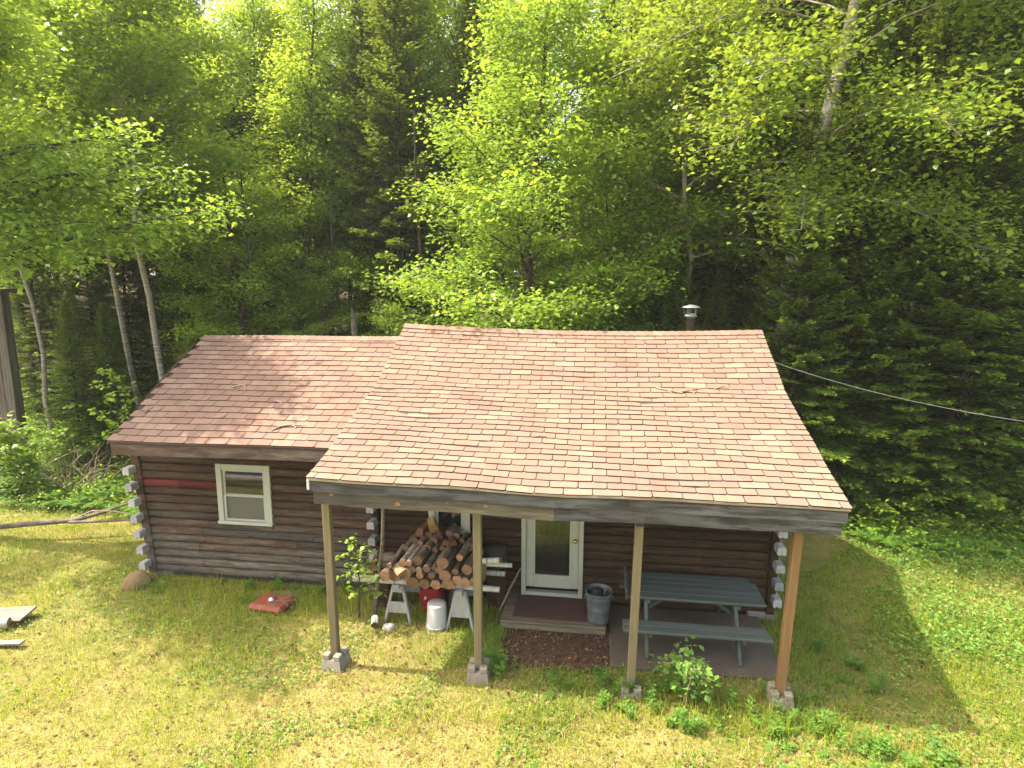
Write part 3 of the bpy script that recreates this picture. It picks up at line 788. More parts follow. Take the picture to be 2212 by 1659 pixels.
sawhorse('b', (-1.83, 8.06), True, 'right whitish wooden sawhorse with a solid boarded end under the firewood')
# birch poles carrying the pile
def pole(pts, r, mt, name, label, cat, group=None, n=12, capm=True, jit=.05, seed=1):
    g = G(); g.tube(pts, r, n, .6, 0, True, 1, jit=jit, rnd=random.Random(seed)); c = Vector(pts[0])
    g.v = [tuple(Vector(v) - c) for v in g.v]
    o = g.build(name, [mt, M['cut']]); o.location = c; return tag(o, label, cat, group)
pole([(-3.46, 8.10, .655), (-2.9, 8.11, .65), (-2.3, 8.12, .645), (-1.7, 8.12, .625), (-1.27, 8.13, .61)], [.05, .052, .05, .045, .042], M['birchlog'], 'birch_pole', 'long white birch pole across the sawhorse fronts, its bare end jutting left of the firewood', 'birch pole', 'birch poles')
pole([(-3.2, 8.55, .66), (-2.2, 8.56, .65), (-1.25, 8.56, .64)], [.045, .045, .04], M['birchlog'], 'birch_pole', 'birch pole under the back of the firewood pile near the log wall', 'birch pole', 'birch poles', seed=2)

# firewood: front faces measured in the photo (pixel crop of 4.148x), one object per log
def C(x, y, Y=8.0): return at((1000 + x / 4.148) * .7373, (1480 + y / 4.148) * .7373, Y)
ORD = ['first', 'second', 'third', 'fourth', 'fifth', 'sixth', 'seventh', 'eighth']
rows = [
 ('bottom row', [(865, 945, 78), (1010, 960, 66), (1150, 970, 62), (1300, 960, 74), (1505, 950, 68), (1615, 935, 55)]),
 ('second row', [(530, 870, 70), (655, 865, 74), (780, 840, 75), (955, 862, 46), (1095, 866, 41), (1265, 866, 73), (1410, 912, 58)]),
 ('third row', [(865, 785, 42), (945, 800, 41), (1040, 780, 47), (1185, 795, 43), (1388, 813, 40), (1530, 790, 66)]),
 ('top front row', [(585, 745, 34), (745, 710, 48), (820, 716, 38), (930, 680, 57), (1128, 770, 30), (1235, 712, 74), (1440, 640, 42)]),
]
rl = random.Random(77)
for rn, items in rows:
    for i, (px, py, pr) in enumerate(items):
        yf = 7.98 + rl.uniform(-.03, .03)
        if (px, py) == (530, 870): yf = 7.9
        p = C(px, py, yf); r = pr / 843. * 1.0
        L = rl.uniform(.52, .64); dx = rl.uniform(.0, .07); 
        q = p + Vector((dx, L, rl.uniform(-.01, .03)))
        pts = [p, p.lerp(q, .33) + Vector((rl.uniform(-.006, .006), 0, rl.uniform(-.005, .005))), p.lerp(q, .66) + Vector((rl.uniform(-.006, .006), 0, 0)), q]
        g = G(); bir = (px in (820, 745, 1095))
        g.tube(pts, [r, r * .98, r * rl.uniform(.94, 1.02), r * .97], 14, rl.uniform(.0, .9), 0, True, 1, jit=.075, rnd=rl)
        g.v = [tuple(Vector(v) - p) for v in g.v]
        o = g.build('firewood_log', [M['logbark'] if not bir else M['birchy'] if 'birchy' in M else M['logbark'], M['cut']]); o.location = p
        th = 'thick' if pr > 62 else 'thin' if pr < 45 else 'medium'
        tag(o, '%s round log, %s from the left in the %s of the firewood pile' % (th, ORD[i], rn), 'log', 'logs in the firewood pile')
# rear tier: shorter, darker pieces behind and above
back = [(690, 610, 38, 8.3), (790, 520, 36, 8.4), (900, 430, 40, 8.55), (960, 460, 36, 8.4), (1050, 520, 46, 8.35), (1140, 540, 34, 8.35), (1230, 520, 34, 8.4), (1130, 430, 48, 8.5),
        (1060, 370, 56, 8.62), (1180, 360, 50, 8.62), (1310, 340, 46, 8.62), (1400, 370, 40, 8.62), (1470, 430, 34, 8.55), (1560, 500, 52, 8.35), (1340, 450, 50, 8.5), (1000, 330, 46, 8.66)]
for i, (px, py, pr, Y) in enumerate(back):
    p = C(px, py, Y); p.z -= .015; r = pr / 800.; g = G(); L = rl.uniform(.25, .34) if Y > 8.5 else rl.uniform(.35, .5)
    L = min(L, 8.9 - Y); q = p + Vector((rl.uniform(-.03, .06), L, rl.uniform(-.02, .03)))
    g.tube([p, p.lerp(q, .5), q], [r, r, r * .95], 10, rl.uniform(.1, .6), 0, True, 1, jit=.1, rnd=rl)
    g.v = [tuple(Vector(v) - p) for v in g.v]
    o = g.build('firewood_log', [M['logbark'], M['cut']]); o.location = p
    tag(o, 'dark log heaped on the back of the pile, %s from the left' % (ORD + ['ninth', 'tenth', 'eleventh', 'twelfth', 'thirteenth', 'fourteenth', 'fifteenth', 'sixteenth'])[i], 'log', 'logs in the firewood pile')
# filler logs inside the stack so that nothing floats
for i in range(9):
    x = -2.85 + i * .135; z = .74 + (.16 if 1 < i < 8 else 0); g = G(); g.tube([(0, 0, 0), (.01, .3, 0)], .075, 10, .3, 0, True, 1, jit=.05, rnd=rl)
    o = g.build('firewood_log', [M['logbark'], M['cut']]); o.location = (x, 8.52, z)
    tag(o, 'round log hidden in the rear of the firewood pile against the wall', 'log', 'logs deep in the back of the pile')
# split pieces: yellow block on top, reddish ones, small stack at the left
def split(p, d, mt, rot, label, name='split_log', seed=0):
    r = random.Random(seed); g = G(); w, l, h = d
    vs = [(-w / 2, -l / 2, -h / 2), (w / 2, -l / 2, -h / 2 * .8), (w * .32, -l / 2, h / 2), (-w * .36, -l / 2, h / 2 * .7), (-w / 2 * 1.05, l / 2, -h / 2), (w / 2 * .95, l / 2, -h / 2 * .9), (w * .28, l / 2, h / 2 * 1.05), (-w * .4, l / 2, h / 2 * .7)]
    g.add(vs, [(0, 1, 2, 3)], r.uniform(.3, .8), 0); g.add(vs, [(7, 6, 5, 4), (0, 4, 5, 1), (1, 5, 6, 2), (2, 6, 7, 3), (3, 7, 4, 0)], r.uniform(.3, .9), 0)
    o = g.build(name, mt); o.location = p; o.rotation_euler = rot; tag(o, label, 'split log', 'split firewood pieces'); return o
M['yellowwood'] = wood_mat('yellow_split_wood', (.30, .21, .06), (.2, .12, .045), (20, 3, 20), amt=.3)
M['redwood'] = wood_mat('red_brown_split_wood', (.15, .06, .03), (.11, .048, .025), (20, 3, 20), amt=.3)
M['palewood'] = wood_mat('pale_split_wood', (.34, .22, .13), (.22, .13, .08), (20, 3, 20), amt=.3)
split(C(1110, 235, 8.62), (.15, .26, .14), M['yellowwood'], (.1, -.35, .3), 'yellowish split block on the very top of the firewood pile', seed=1)
split(C(1005, 290, 8.7), (.13, .28, .16), M['redwood'], (.0, .3, -.2), 'brown split block left of the yellowish one on the pile top', seed=2)
split(C(1195, 330, 8.7), (.13, .26, .17), M['redwood'], (.0, -.2, .1), 'brown split block right of the yellowish one on the pile top', seed=3)
split(C(1320, 455, 8.35), (.15, .3, .08), M['redwood'], (-.3, .1, .5), 'orange red split piece lying in the middle of the pile', seed=4)
for k in range(5):
    split(C(412 + (k % 2) * 36, 830 - k * 36, 8.42), (.10, .3, .055), M['palewood'] if k % 2 else M['redwood'], (.05, rl.uniform(-.15, .15), rl.uniform(-.3, .3)), '%s split stick from the bottom in the small stack left of the firewood' % ORD[k], seed=10 + k)
split(C(700, 770, 7.98), (.14, .2, .02), M['palewood'], (.3, -.5, .6), 'curled pinkish strip of bark on the front of the pile', 'bark_strip', 20)
g = G(); g.box((0, 0, .31), (.26, .22, .62), .3, bev=.02); o = g.build('wood_block', M['logsdark']); o.location = (-3.17, 8.56, 0); tag(o, 'dark upright block carrying the small stack of split sticks', 'wood block')
blob('twig_heap', C(590, 640, 8.5), .13, M['deadwood'], 6, sq=(1.3, .8, .5), amp=.35, label='dark clump of twigs behind the left end of the firewood', cat='twig heap')
# round pieces at the right end
pole([(-1.62, 8.22, .98), (-1.26, 8.13, 1.06)], [.045, .045], M['birchlog'], 'birch_log', 'short white birch log jutting up to the right from the pile end', 'birch log', 'birch logs at the right end of the pile', seed=3)
pole([(-1.7, 8.25, .93), (-1.10, 8.22, .95)], [.036, .034], M['birchlog'], 'birch_log', 'thin level birch log jutting right from the pile end', 'birch log', 'birch logs at the right end of the pile', seed=4)
blob('bark_scraps', (-1.56, 8.2, .82), .11, M['palewood'], 9, sq=(.8, .8, 1.2), amp=.5, label='ragged pale bark scraps hanging at the right end of the pile', cat='bark scraps')
g = G(); g.lathe([(0, 0), (.16, 0), (.17, .02), (.17, .25), (.15, .30), (0, .31)], 20); o = g.build('black_tub', M['black']); o.location = (-1.42, 8.72, .72); o.rotation_euler = (.2, 0, 0)
tag(o, 'round black tub behind the right end of the firewood', 'tub')
g = G(); g.box((0, 0, .35), (.3, .16, .7), .2, bev=.02); o = g.build('dark_crate', M['logsdark']); o.location = (-1.42, 8.75, .0); tag(o, 'dark wooden crate under the black tub by the log wall', 'crate')
# upright stick and leaning stick
pole([(-3.20, 8.24, .0), (-3.13, 8.1, .35), (-3.03, 8.05, .9), (-2.955, 8.0, 1.3), (-2.93, 8.0, 1.78), (-2.9, 8.0, 2.3)], [.03, .03, .027, .027, .022, .02], M['deadwood'], 'upright_pole', 'thin crooked bark covered pole standing beside the left end of the firewood', 'pole', jit=.12)
pole([(-1.33, 8.5, .06), (-1.2, 8.72, .33), (-1.05, 8.87, .60)], [.015, .014, .013], M['stick'], 'leaning_stick', 'thin pale stick leaning against the wall left of the door', 'stick', jit=.1)
# buckets
bk = empty('white_bucket', (-2.19, 8.06, 0)); tag(bk, 'white plastic bucket upside down in front of the sawhorses', 'bucket')
g = G(); g.lathe([(0, .375), (.03, .372), (.128, .372), (.134, .366), (.136, .35), (.152, .06), (.153, .05), (.163, .048), (.165, .03), (.160, .028), (.157, .0), (.15, .0)], 32); g.build('bucket_body', M['bucket'], bk)
g = G(); g.tube([(-.162, 0, .05), (-.15, -.09, .02), (-.06, -.17, .012), (.06, -.175, .012), (.15, -.09, .02), (.162, 0, .05)], .003, 6); g.build('bucket_handle', M['metal'], bk)
cr = empty('red_crate', (-2.36, 8.45, 0)); tag(cr, 'red plastic box tipped on its side behind the white bucket', 'box')
g = G()
Rm = Matrix.Rotation(-.12, 3, 'Y') @ Matrix.Rotation(.1, 3, 'X')
g.box((0, 0, .23), (.34, .24, .40), .5, R=Rm, bev=.04); g.build('box_body', M['redplastic'], cr)
g = G(); g.box((-.07, -.15, .30), (.03, .006, .05), R=Matrix.Rotation(.4, 3, 'Y')); g.build('white_sticker', M['white'], cr)
blob('stump', (-2.0, 8.5, .2), .17, M['deadwood'], 12, sq=(.7, .7, 1.3), amp=.1, label='dark chopping block stump in the shade between the sawhorses', cat='stump')
# bits in the grass
g = G(); g.tube([(0, 0, 0), (.02, .16, .03)], .055, 14, .6, 0, True, 1); o = g.build('birch_offcut', [M['birchlog'], M['stone']]); o.location = (-3.07, 7.86, .06); o.rotation_euler.z = .4
tag(o, 'short white birch offcut with dark hollow end in the grass', 'birch offcut')
blob('white_stone', (-2.86, 7.86, .04), .085, M['white_rock'], 31, sq=(1, .8, .8), amp=.3, label='ragged white stone in the grass right of the birch offcut', cat='stone')
blob('mossy_rock', (-7.42, 8.55, .04), .24, M['rock'], 33, sq=(1.2, .75, .9), amp=.2, label='brown mossy boulder in the grass at the left corner of the wing', cat='boulder')
# rusty tank half buried
tk = empty('rusty_tank', (-4.86, 8.24, .04), -.12); tag(tk, 'flat rust red tank lying in the lawn below the wing window', 'tank')
g = G(); g.box((0, 0, .015), (.60, .44, .13), bev=.05); g.build('tank_body', M['rust'], tk)
g = G(); g.lathe([(0, .125), (.03, .125), (.032, .115), (.052, .112), (.055, .1), (.06, .098), (.062, .075), (.05, .07)], 20); g.build('filler_cap', M['metal'], tk)
tw = G(); rr = random.Random(5)
for k in range(26):
    a = Vector((.08 + rr.uniform(-.1, .25), rr.uniform(-.15, .2), .09)); d = Vector((rr.uniform(-.2, .2), rr.uniform(-.15, .15), rr.uniform(0, .03)))
    tw.tube([a, a + d * .5 + Vector((0, 0, .015)), a + d], .003, 3)
o = tw.build('dead_vine', M['stick']); o.location = (-4.86, 8.24, .04); tag(o, 'dry brown vine stalks lying over the rusty tank', 'vine')
# boards and birch log at the left edge
for i, (x, y, z, L, w, rz, lab) in enumerate(((-8.75, 7.28, .10, 1.1, .34, .12, 'wide grey weathered board in the grass at the left edge'), (-8.25, 6.70, .05, 1.1, .10, .10, 'narrow pinkish board in the grass at the left edge'))):
    g = G(); g.box((0, 0, 0), (L, w, .03), .5 + .2 * i, bev=.004); o = g.build('loose_board', M['oldboard']); o.location = (x, y, z); o.rotation_euler = (.12 if i == 0 else 0, -.06, rz)
    tag(o, lab, 'board', 'loose boards at the left edge')
pole([(-9.2, 6.7, .14), (-8.6, 7.0, .13), (-8.3, 7.12, .12)], [.08, .075, .07], M['birchlog'], 'birch_log', 'stout white birch log lying across the boards at the left edge', 'birch log', seed=8)
# things in front of the camera's view that the wing window mirrors
o = blob('blue_tarp', (-8.3, 3.4, .25), .8, M['tarp'], 41, sq=(1.5, .8, .5), amp=.5, label='crumpled blue tarp mirrored in the upper wing window', cat='tarp')
pole([(-9.6, 4.3, .15), (-8.0, 4.35, .17), (-6.4, 4.3, .15)], [.11, .1, .09], M['birchlog'], 'birch_log', 'birch log mirrored in the wing window below the tarp', 'birch log', seed=9)

# twigs and debris on the roof
def roof_pt(px, py, wing):
    best = None
    for r_ in np.linspace(0, 20.3 if wing else 31.5, 60):
        y = (wing_roof if wing else main_roof)(0, r_).y; p = at(px, py, y); q = (wing_roof if wing else main_roof)(p.x, r_)
        d = abs(q.z - p.z)
        if best is None or d < best[0]: best = (d, Vector((p.x, q.y, q.z + .02)))
    return best[1]
def twig(pix, wing, r, label, side=()):
    pts = [roof_pt(x, y, wing) for x, y in pix]; g = G(); c = pts[0].copy()
    for k in range(1, len(pts) - 1): pts[k].z += .012
    g.tube([p - c for p in pts], [1.7 * r * (1 - .5 * i / len(pts)) for i in range(len(pts))], 5, .5)
    for (i, x, y) in side: q = roof_pt(x, y, wing); g.tube([pts[i] - c, q - c], r * 1.1, 4)
    o = g.build('fallen_twig', M['stick']); o.location = c; tag(o, label, 'twig', 'twigs fallen on the roof')
twig([(502, 842), (517, 838), (528, 838), (530, 850)], True, .009, 'forked pale twig high on the wing roof', [(1, 512, 848)])
twig([(586, 936), (605, 927), (630, 923), (660, 925)], True, .011, 'longest curved pale twig near the lower edge of the wing roof', [(2, 640, 929)])
twig([(311, 896), (322, 889), (332, 886)], True, .008, 'small pale twig near the left rake of the wing roof', [(1, 330, 893)])
twig([(594, 868), (603, 872), (612, 876)], True, .006, 'short thin twig in the middle of the wing roof')
twig([(1417, 842), (1440, 847), (1465, 849), (1490, 847), (1513, 843)], False, .008, 'dark curved twig high on the right of the main roof', [(2, 1475, 853), (3, 1500, 852), (1, 1452, 852)])
twig([(1543, 841), (1562, 840), (1580, 842)], False, .005, 'thin twig right of the dark one on the main roof')
twig([(1155, 945), (1170, 948), (1182, 946)], False, .006, 'tiny twig in the centre of the main roof')
# wire from the gable
a = Vector((2.8, 10.0, 3.76)); b = at(2260, 915, 8.2); pts = []
for k in range(13):
    t = k / 12; p = a.lerp(b, t); p.z -= .10 * 4 * t * (1 - t); pts.append(p)
b2 = b + (b - a) * 1.5; pts += [b.lerp(b2, q) for q in (.25, .5, 1)]
g = G(); g.tube(pts, .0045, 6); o = g.build('overhead_cable', M['cable']); tag(o, 'thin grey cable running right from the gable towards the forest', 'cable')

# outbuilding corner at the far left
ob = empty('outbuilding', (-18.5, 14.8, 0)); tag(ob, 'grey weathered outbuilding corner at the left edge behind the bushes', 'outbuilding')
cx_ = at(10, 700, 14.8).x
zt = at(10, 634, 14.8).z
g = G(); g.box((cx_ + 18.5, 0, zt / 2), (.26, .26, zt), .4, bev=.01); g.build('corner_post', M['oldgrey'], ob)
g = G()
for k in range(9): g.box((cx_ + 18.5 - .3 - k * .21, .1, zt / 2 - .1), (.2, .04, zt - .2), rnd.uniform(.1, .6))
g.build('board_wall', M['oldgrey'], ob)
g = G(); g.box((cx_ + 18.5 - .8, .0, zt + .05), (2.1, 1.2, .1)); g.build('roof', M['fascia'], ob)
#@@TREES@@
# ------------------------------------------------------------ vegetation builders (numpy)
def unit(a): return a / np.maximum(np.linalg.norm(a, axis=-1, keepdims=True), 1e-9)
def leaves(P0, rng, size, nrm_spread=.7, droop=.25, aspect=.75, up=None, outdir=None):
    """kite shaped folded leaves at the points P0 (n,3)"""
    n = len(P0)
    az = rng.uniform(0, 2 * pi, n)
    d = np.stack([np.cos(az), np.sin(az), rng.normal(-droop, .35, n)], -1)
    if outdir is not None: d = d * .8 + outdir * .9
    d = unit(d)
    nm = np.stack([rng.normal(0, nrm_spread * .6, n), rng.normal(0, nrm_spread * .6, n), np.ones(n)], -1)
    s = unit(np.cross(d, nm)); nn = unit(np.cross(s, d))
    L = (size * rng.uniform(.45, 1.4, n))[:, None]; w = L * aspect * .5
    a = P0; t = P0 + d * L; m = P0 + d * L * .42
    l = m + s * w + nn * L * .08; r = m - s * w + nn * L * .08
    return np.stack([a, r, t, l], 1)
def curve(p, d, L, n, bend, rng, wob=.12):
    """polyline from p along d with gradual vertical bend"""
    pts = [np.array(p, float)]; d = np.array(d, float)
    for i in range(n):
        d = d + np.array([rng.normal(0, wob), rng.normal(0, wob), rng.normal(0, wob * .5) + bend / n]); d /= np.linalg.norm(d)
        pts.append(pts[-1] + d * L / n)
    return np.array(pts)
def samp(poly, t):
    n = len(poly) - 1; i = np.minimum((t * n).astype(int), n - 1); f = (t * n - i)[:, None]
    return poly[i] * (1 - f) + poly[i + 1] * f

def decid(seed, H, R, zb, tr, nleaf, size, lean=(0, 0), nl=26, leafm='canopy', barkm='bark', prof='dome', flat=.10, elev=.5, bend=-.35, ffork=0, vis=1., hfac=None, spread=.22, side=None, lr=1., t0=.22):
    rng = np.random.default_rng(seed); g = G()
    ht = np.linspace(0, 1, 10); wx = np.cumsum(rng.normal(0, .018 * H, 10)) * .5; wy = np.cumsum(rng.normal(0, .018 * H, 10)) * .5
    tk = np.stack([lean[0] * ht * H + wx - wx[0], lean[1] * ht * H + wy - wy[0], ht * H], -1)
    g.tube(tk.tolist(), [tr * (1 - t) ** .75 + .012 for t in ht], 9)
    LP = []; W8 = []; OD = []
    for i in range(nl):
        u = (i + rng.uniform(.2, .8)) / nl; z = zb + (H * .97 - zb) * u
        p = samp(tk, np.array([z / H]))[0]
        if prof == 'dome': pr = (1 - u) ** .55 * (.55 + .9 * min(u * 3, .5))
        elif prof == 'cone': pr = (1 - u) ** .8 + .12
        else: pr = .35 + .65 * sin(pi * min(u * .9 + .08, 1))
        az = i * 2.4 + rng.uniform(-.5, .5)
        if side is not None and rng.random() < side[1]: az = side[0] + rng.normal(0, .6)
        L = R * pr * rng.uniform(.75, 1.2) + .3; el = elev + .5 * u + rng.uniform(-.15, .15)
        c = curve(p, (cos(az) * cos(el), sin(az) * cos(el), sin(el)), L, 6, bend * (1 + .5 * (1 - u)), rng)
        r0 = tr * .38 * lr * (1 - .6 * u) * (L / R) ** .5
        g.tube(c.tolist(), [r0 * (1 - .85 * k / 6) + .004 for k in range(7)], 5, cap=False)
        nb = int(5 + L * 3.2)
        for j in range(nb):
            t = t0 + (1 - t0) * (j + rng.uniform(0, 1)) / nb; q = samp(c, np.array([min(t, .999)]))[0]
            a2 = az + (1 if j % 2 else -1) * rng.uniform(.5, 1.1)
            Lb = L * .36 * (1.15 - t) + .22 + rng.uniform(0, .2)
            b = curve(q, (cos(a2), sin(a2), rng.uniform(-.1, .35)), Lb, 3, -.25, rng, .15)
            g.tube(b.tolist(), [r0 * .25 + .003, r0 * .2 + .003, .004, .002], 3, cap=False)
            LP.append((b, Lb)); 
        LP.append((c[2:], L * .5))
    tot = sum(l for _, l in LP); pts = []; od = []
    for b, l in LP:
        n = max(3, int(nleaf * l / tot)); t = rng.uniform(.05, 1, n) ** .8
        q = samp(b, np.minimum(t, .999)); s = spread * min(1, .5 + l)
        q = q + np.stack([rng.normal(0, s, n), rng.normal(0, s, n), rng.normal(0, flat, n)], -1)
        pts.append(q); e = b[-1] - b[0]; e = e / (np.linalg.norm(e) + 1e-6); od.append(np.repeat(e[None], n, 0))
    pts = np.concatenate(pts); od = np.concatenate(od)
    V = leaves(pts, rng, size, outdir=od * .5)
    tint = np.clip(rng.normal(.5, .17, len(V)), 0, 1)
    return g, V, tint

def spruce(seed, H, R, zb, tr, dens=1., tipc=1., dead=.0, droop=.28, step=.40, qs=1.):
    rng = np.random.default_rng(seed); g = G()
    g.tube([(0, 0, 0), (rng.normal(0, .05), rng.normal(0, .05), H * .5), (0, 0, H)], [tr, tr * .6, .015], 9)
    B = []; z = zb
    while z < H - .15:
        u = (z - zb) / (H - zb); n = int(rng.integers(6, 10))
        a0 = rng.uniform(0, 6.28)
        for k in range(n):
            L = (R * (1 - u) ** .75 + .12) * rng.uniform(.7, 1.2)
            az = a0 + k * 2 * pi / n + rng.uniform(-.3, .3); el = lerp(-droop, .75, u ** 1.3) + rng.uniform(-.12, .12)
            B.append((z + rng.uniform(-.1, .1), az, el, L))
        z += step * rng.uniform(.7, 1.2) * (1 - .4 * u)
    for k in range(int(dead)):   # bare dead twigs on the lower trunk
        z = rng.uniform(.6, max(zb, 1)); az = rng.uniform(0, 6.28); L = rng.uniform(.4, 1.3)
        c = curve((0, 0, z), (cos(az), sin(az), rng.uniform(-.3, .1)), L, 3, -.2, rng); g.tube(c.tolist(), [.012, .009, .006, .003], 3, cap=False)
    Q = []; T = []
    for (z, az, el, L) in B:
        c = curve((0, 0, z), (cos(az) * cos(el), sin(az) * cos(el), sin(el)), L, 5, .35, rng, .05)
        g.tube(c.tolist(), [.022 * (1 - .8 * k / 5) * (L / 2) ** .5 + .003 for k in range(6)], 4, cap=False)
        nt_ = max(5, int(L / .068 * dens)); t = np.linspace(.15, 1, nt_) + rng.uniform(-.02, .02, nt_); t = np.clip(t, .05, .999)
        base = samp(c, t); sd = np.where(np.arange(nt_) % 2 == 0, 1, -1)
        tl = np.minimum((1.08 - t) * L * .42 + .10, .50) * rng.uniform(.6, 1.1, nt_)
        ang = az + sd * rng.uniform(.6, 1.0, nt_)
        td = unit(np.stack([np.cos(ang), np.sin(ang), rng.normal(-.10 if u < .6 else .05, .07, nt_)], -1))
        # needle sprays: elongated quads lying along each twig
        m = 5
        for j in range(m):
            f0 = j / m; p = base + td * (tl * f0)[:, None] + rng.normal(0, .02, (nt_, 3)); ln = (tl / m * 1.35)[:, None]
            side = unit(np.cross(td, np.stack([rng.normal(0, .55, nt_), rng.normal(0, .55, nt_), np.ones(nt_)], -1)))
            w = (.046 * qs * (1.15 - .4 * f0) * rng.uniform(.7, 1.4, nt_))[:, None]
            a = p - side * w; b = p + side * w; e = p + td * ln
            Q.append(np.stack([a, b, e + side * w * .55, e - side * w * .55], 1))
            tipness = np.clip(f0 * .55 + t * .45, 0, 1)
            T.append(np.clip(.16 + .72 * tipc * (tipness ** 2.) + rng.normal(0, .10, nt_), 0, 1))
    return g, np.concatenate(Q), np.concatenate(T)

def make_tree(name, built, barkm, leafm, x, y, rz=0, sc=1., label=None, cat='tree', group=None, z=None, sink=.05):
    g, V, tint = built
    e = empty(name, (x, y, (float(ground_z(x, y)) if z is None else z) - sink), rz); e.scale = (sc, sc, sc)
    g.build('trunk', M[barkm], e); bulk('crown', V, tint, M[leafm], e)
    return tag(e, label, cat, group)
def copy_tree(src, x, y, rz, sc, label, group=None, z=None, lean=(0, 0)):
    c = src.copy(); COL.objects.link(c); c.location = (x, y, (float(ground_z(x, y)) if z is None else z) - .05); c.rotation_euler = (lean[0], lean[1], rz); c.scale = (sc, sc, sc * (1 + .12 * sin(x * 7 + y)))
    for ch in src.children:
        d = ch.copy(); COL.objects.link(d); d.parent = c
    c['label'] = label
    if 'group' in c: del c['group']
    if group: c['group'] = group
    return c
def px_at(px, y, py=610): return at(px, py, y).x

# --- bright maple right behind the cabin
make_tree('maple_tree', decid(101, 12.0, 3.7, 1.1, .12, 70000, .10, nl=62, prof='cone', flat=.15, elev=.38, bend=-.4, spread=.24), 'bark', 'maple', px_at(1150, 15.0), 15.0,
          label='bright yellow green maple rising right behind the middle of the cabin')
# --- leaning birch at the right with its drooping crown
make_tree('birch_tree', decid(102, 16., 4.6, 5.4, .21, 76000, .105, lean=(.14, -.05), nl=46, prof='ball', flat=.26, elev=.35, bend=-.75, spread=.34, lr=.42, t0=.32), 'birch', 'birch_leaf', px_at(1590, 15.3, 620), 15.3,
          label='large leaning white birch right of the chimney with a wide drooping crown', cat='birch')
# --- slim birch behind the chimney
make_tree('birch_tree', decid(103, 12.5, 2.2, 5.4, .085, 16000, .10, lean=(.0, 0), nl=22, prof='ball', flat=.14, bend=-.5), 'birch', 'birch_leaf', px_at(1494, 15.5), 15.5,
          label='slim straight pale birch trunk directly behind the chimney pipe', cat='birch')
# --- three white birches left
for i, (px, y, ln, tr, lab) in enumerate(((85, 15.0, -.085, .058, 'white birch leaning left at the left edge above the shed corner'), (303, 15.5, -.075, .072, 'left one of the two thick white birch trunks behind the wing'),
                                    (348, 14.6, -.028, .078, 'right one of the two thick white birch trunks behind the wing'), (118, 18., -.02, .06, 'thin pale birch between the leaning birch and the two thick ones'))):
    make_tree('birch_tree', decid(110 + i, 12.5 + i * .5, 2.6, 5.4, tr, 30000, .11, lean=(ln, 0), nl=30, prof='ball', flat=.15, bend=-.4), 'birch', 'canopy', px_at(px, y, 700), y, label=lab, cat='birch')
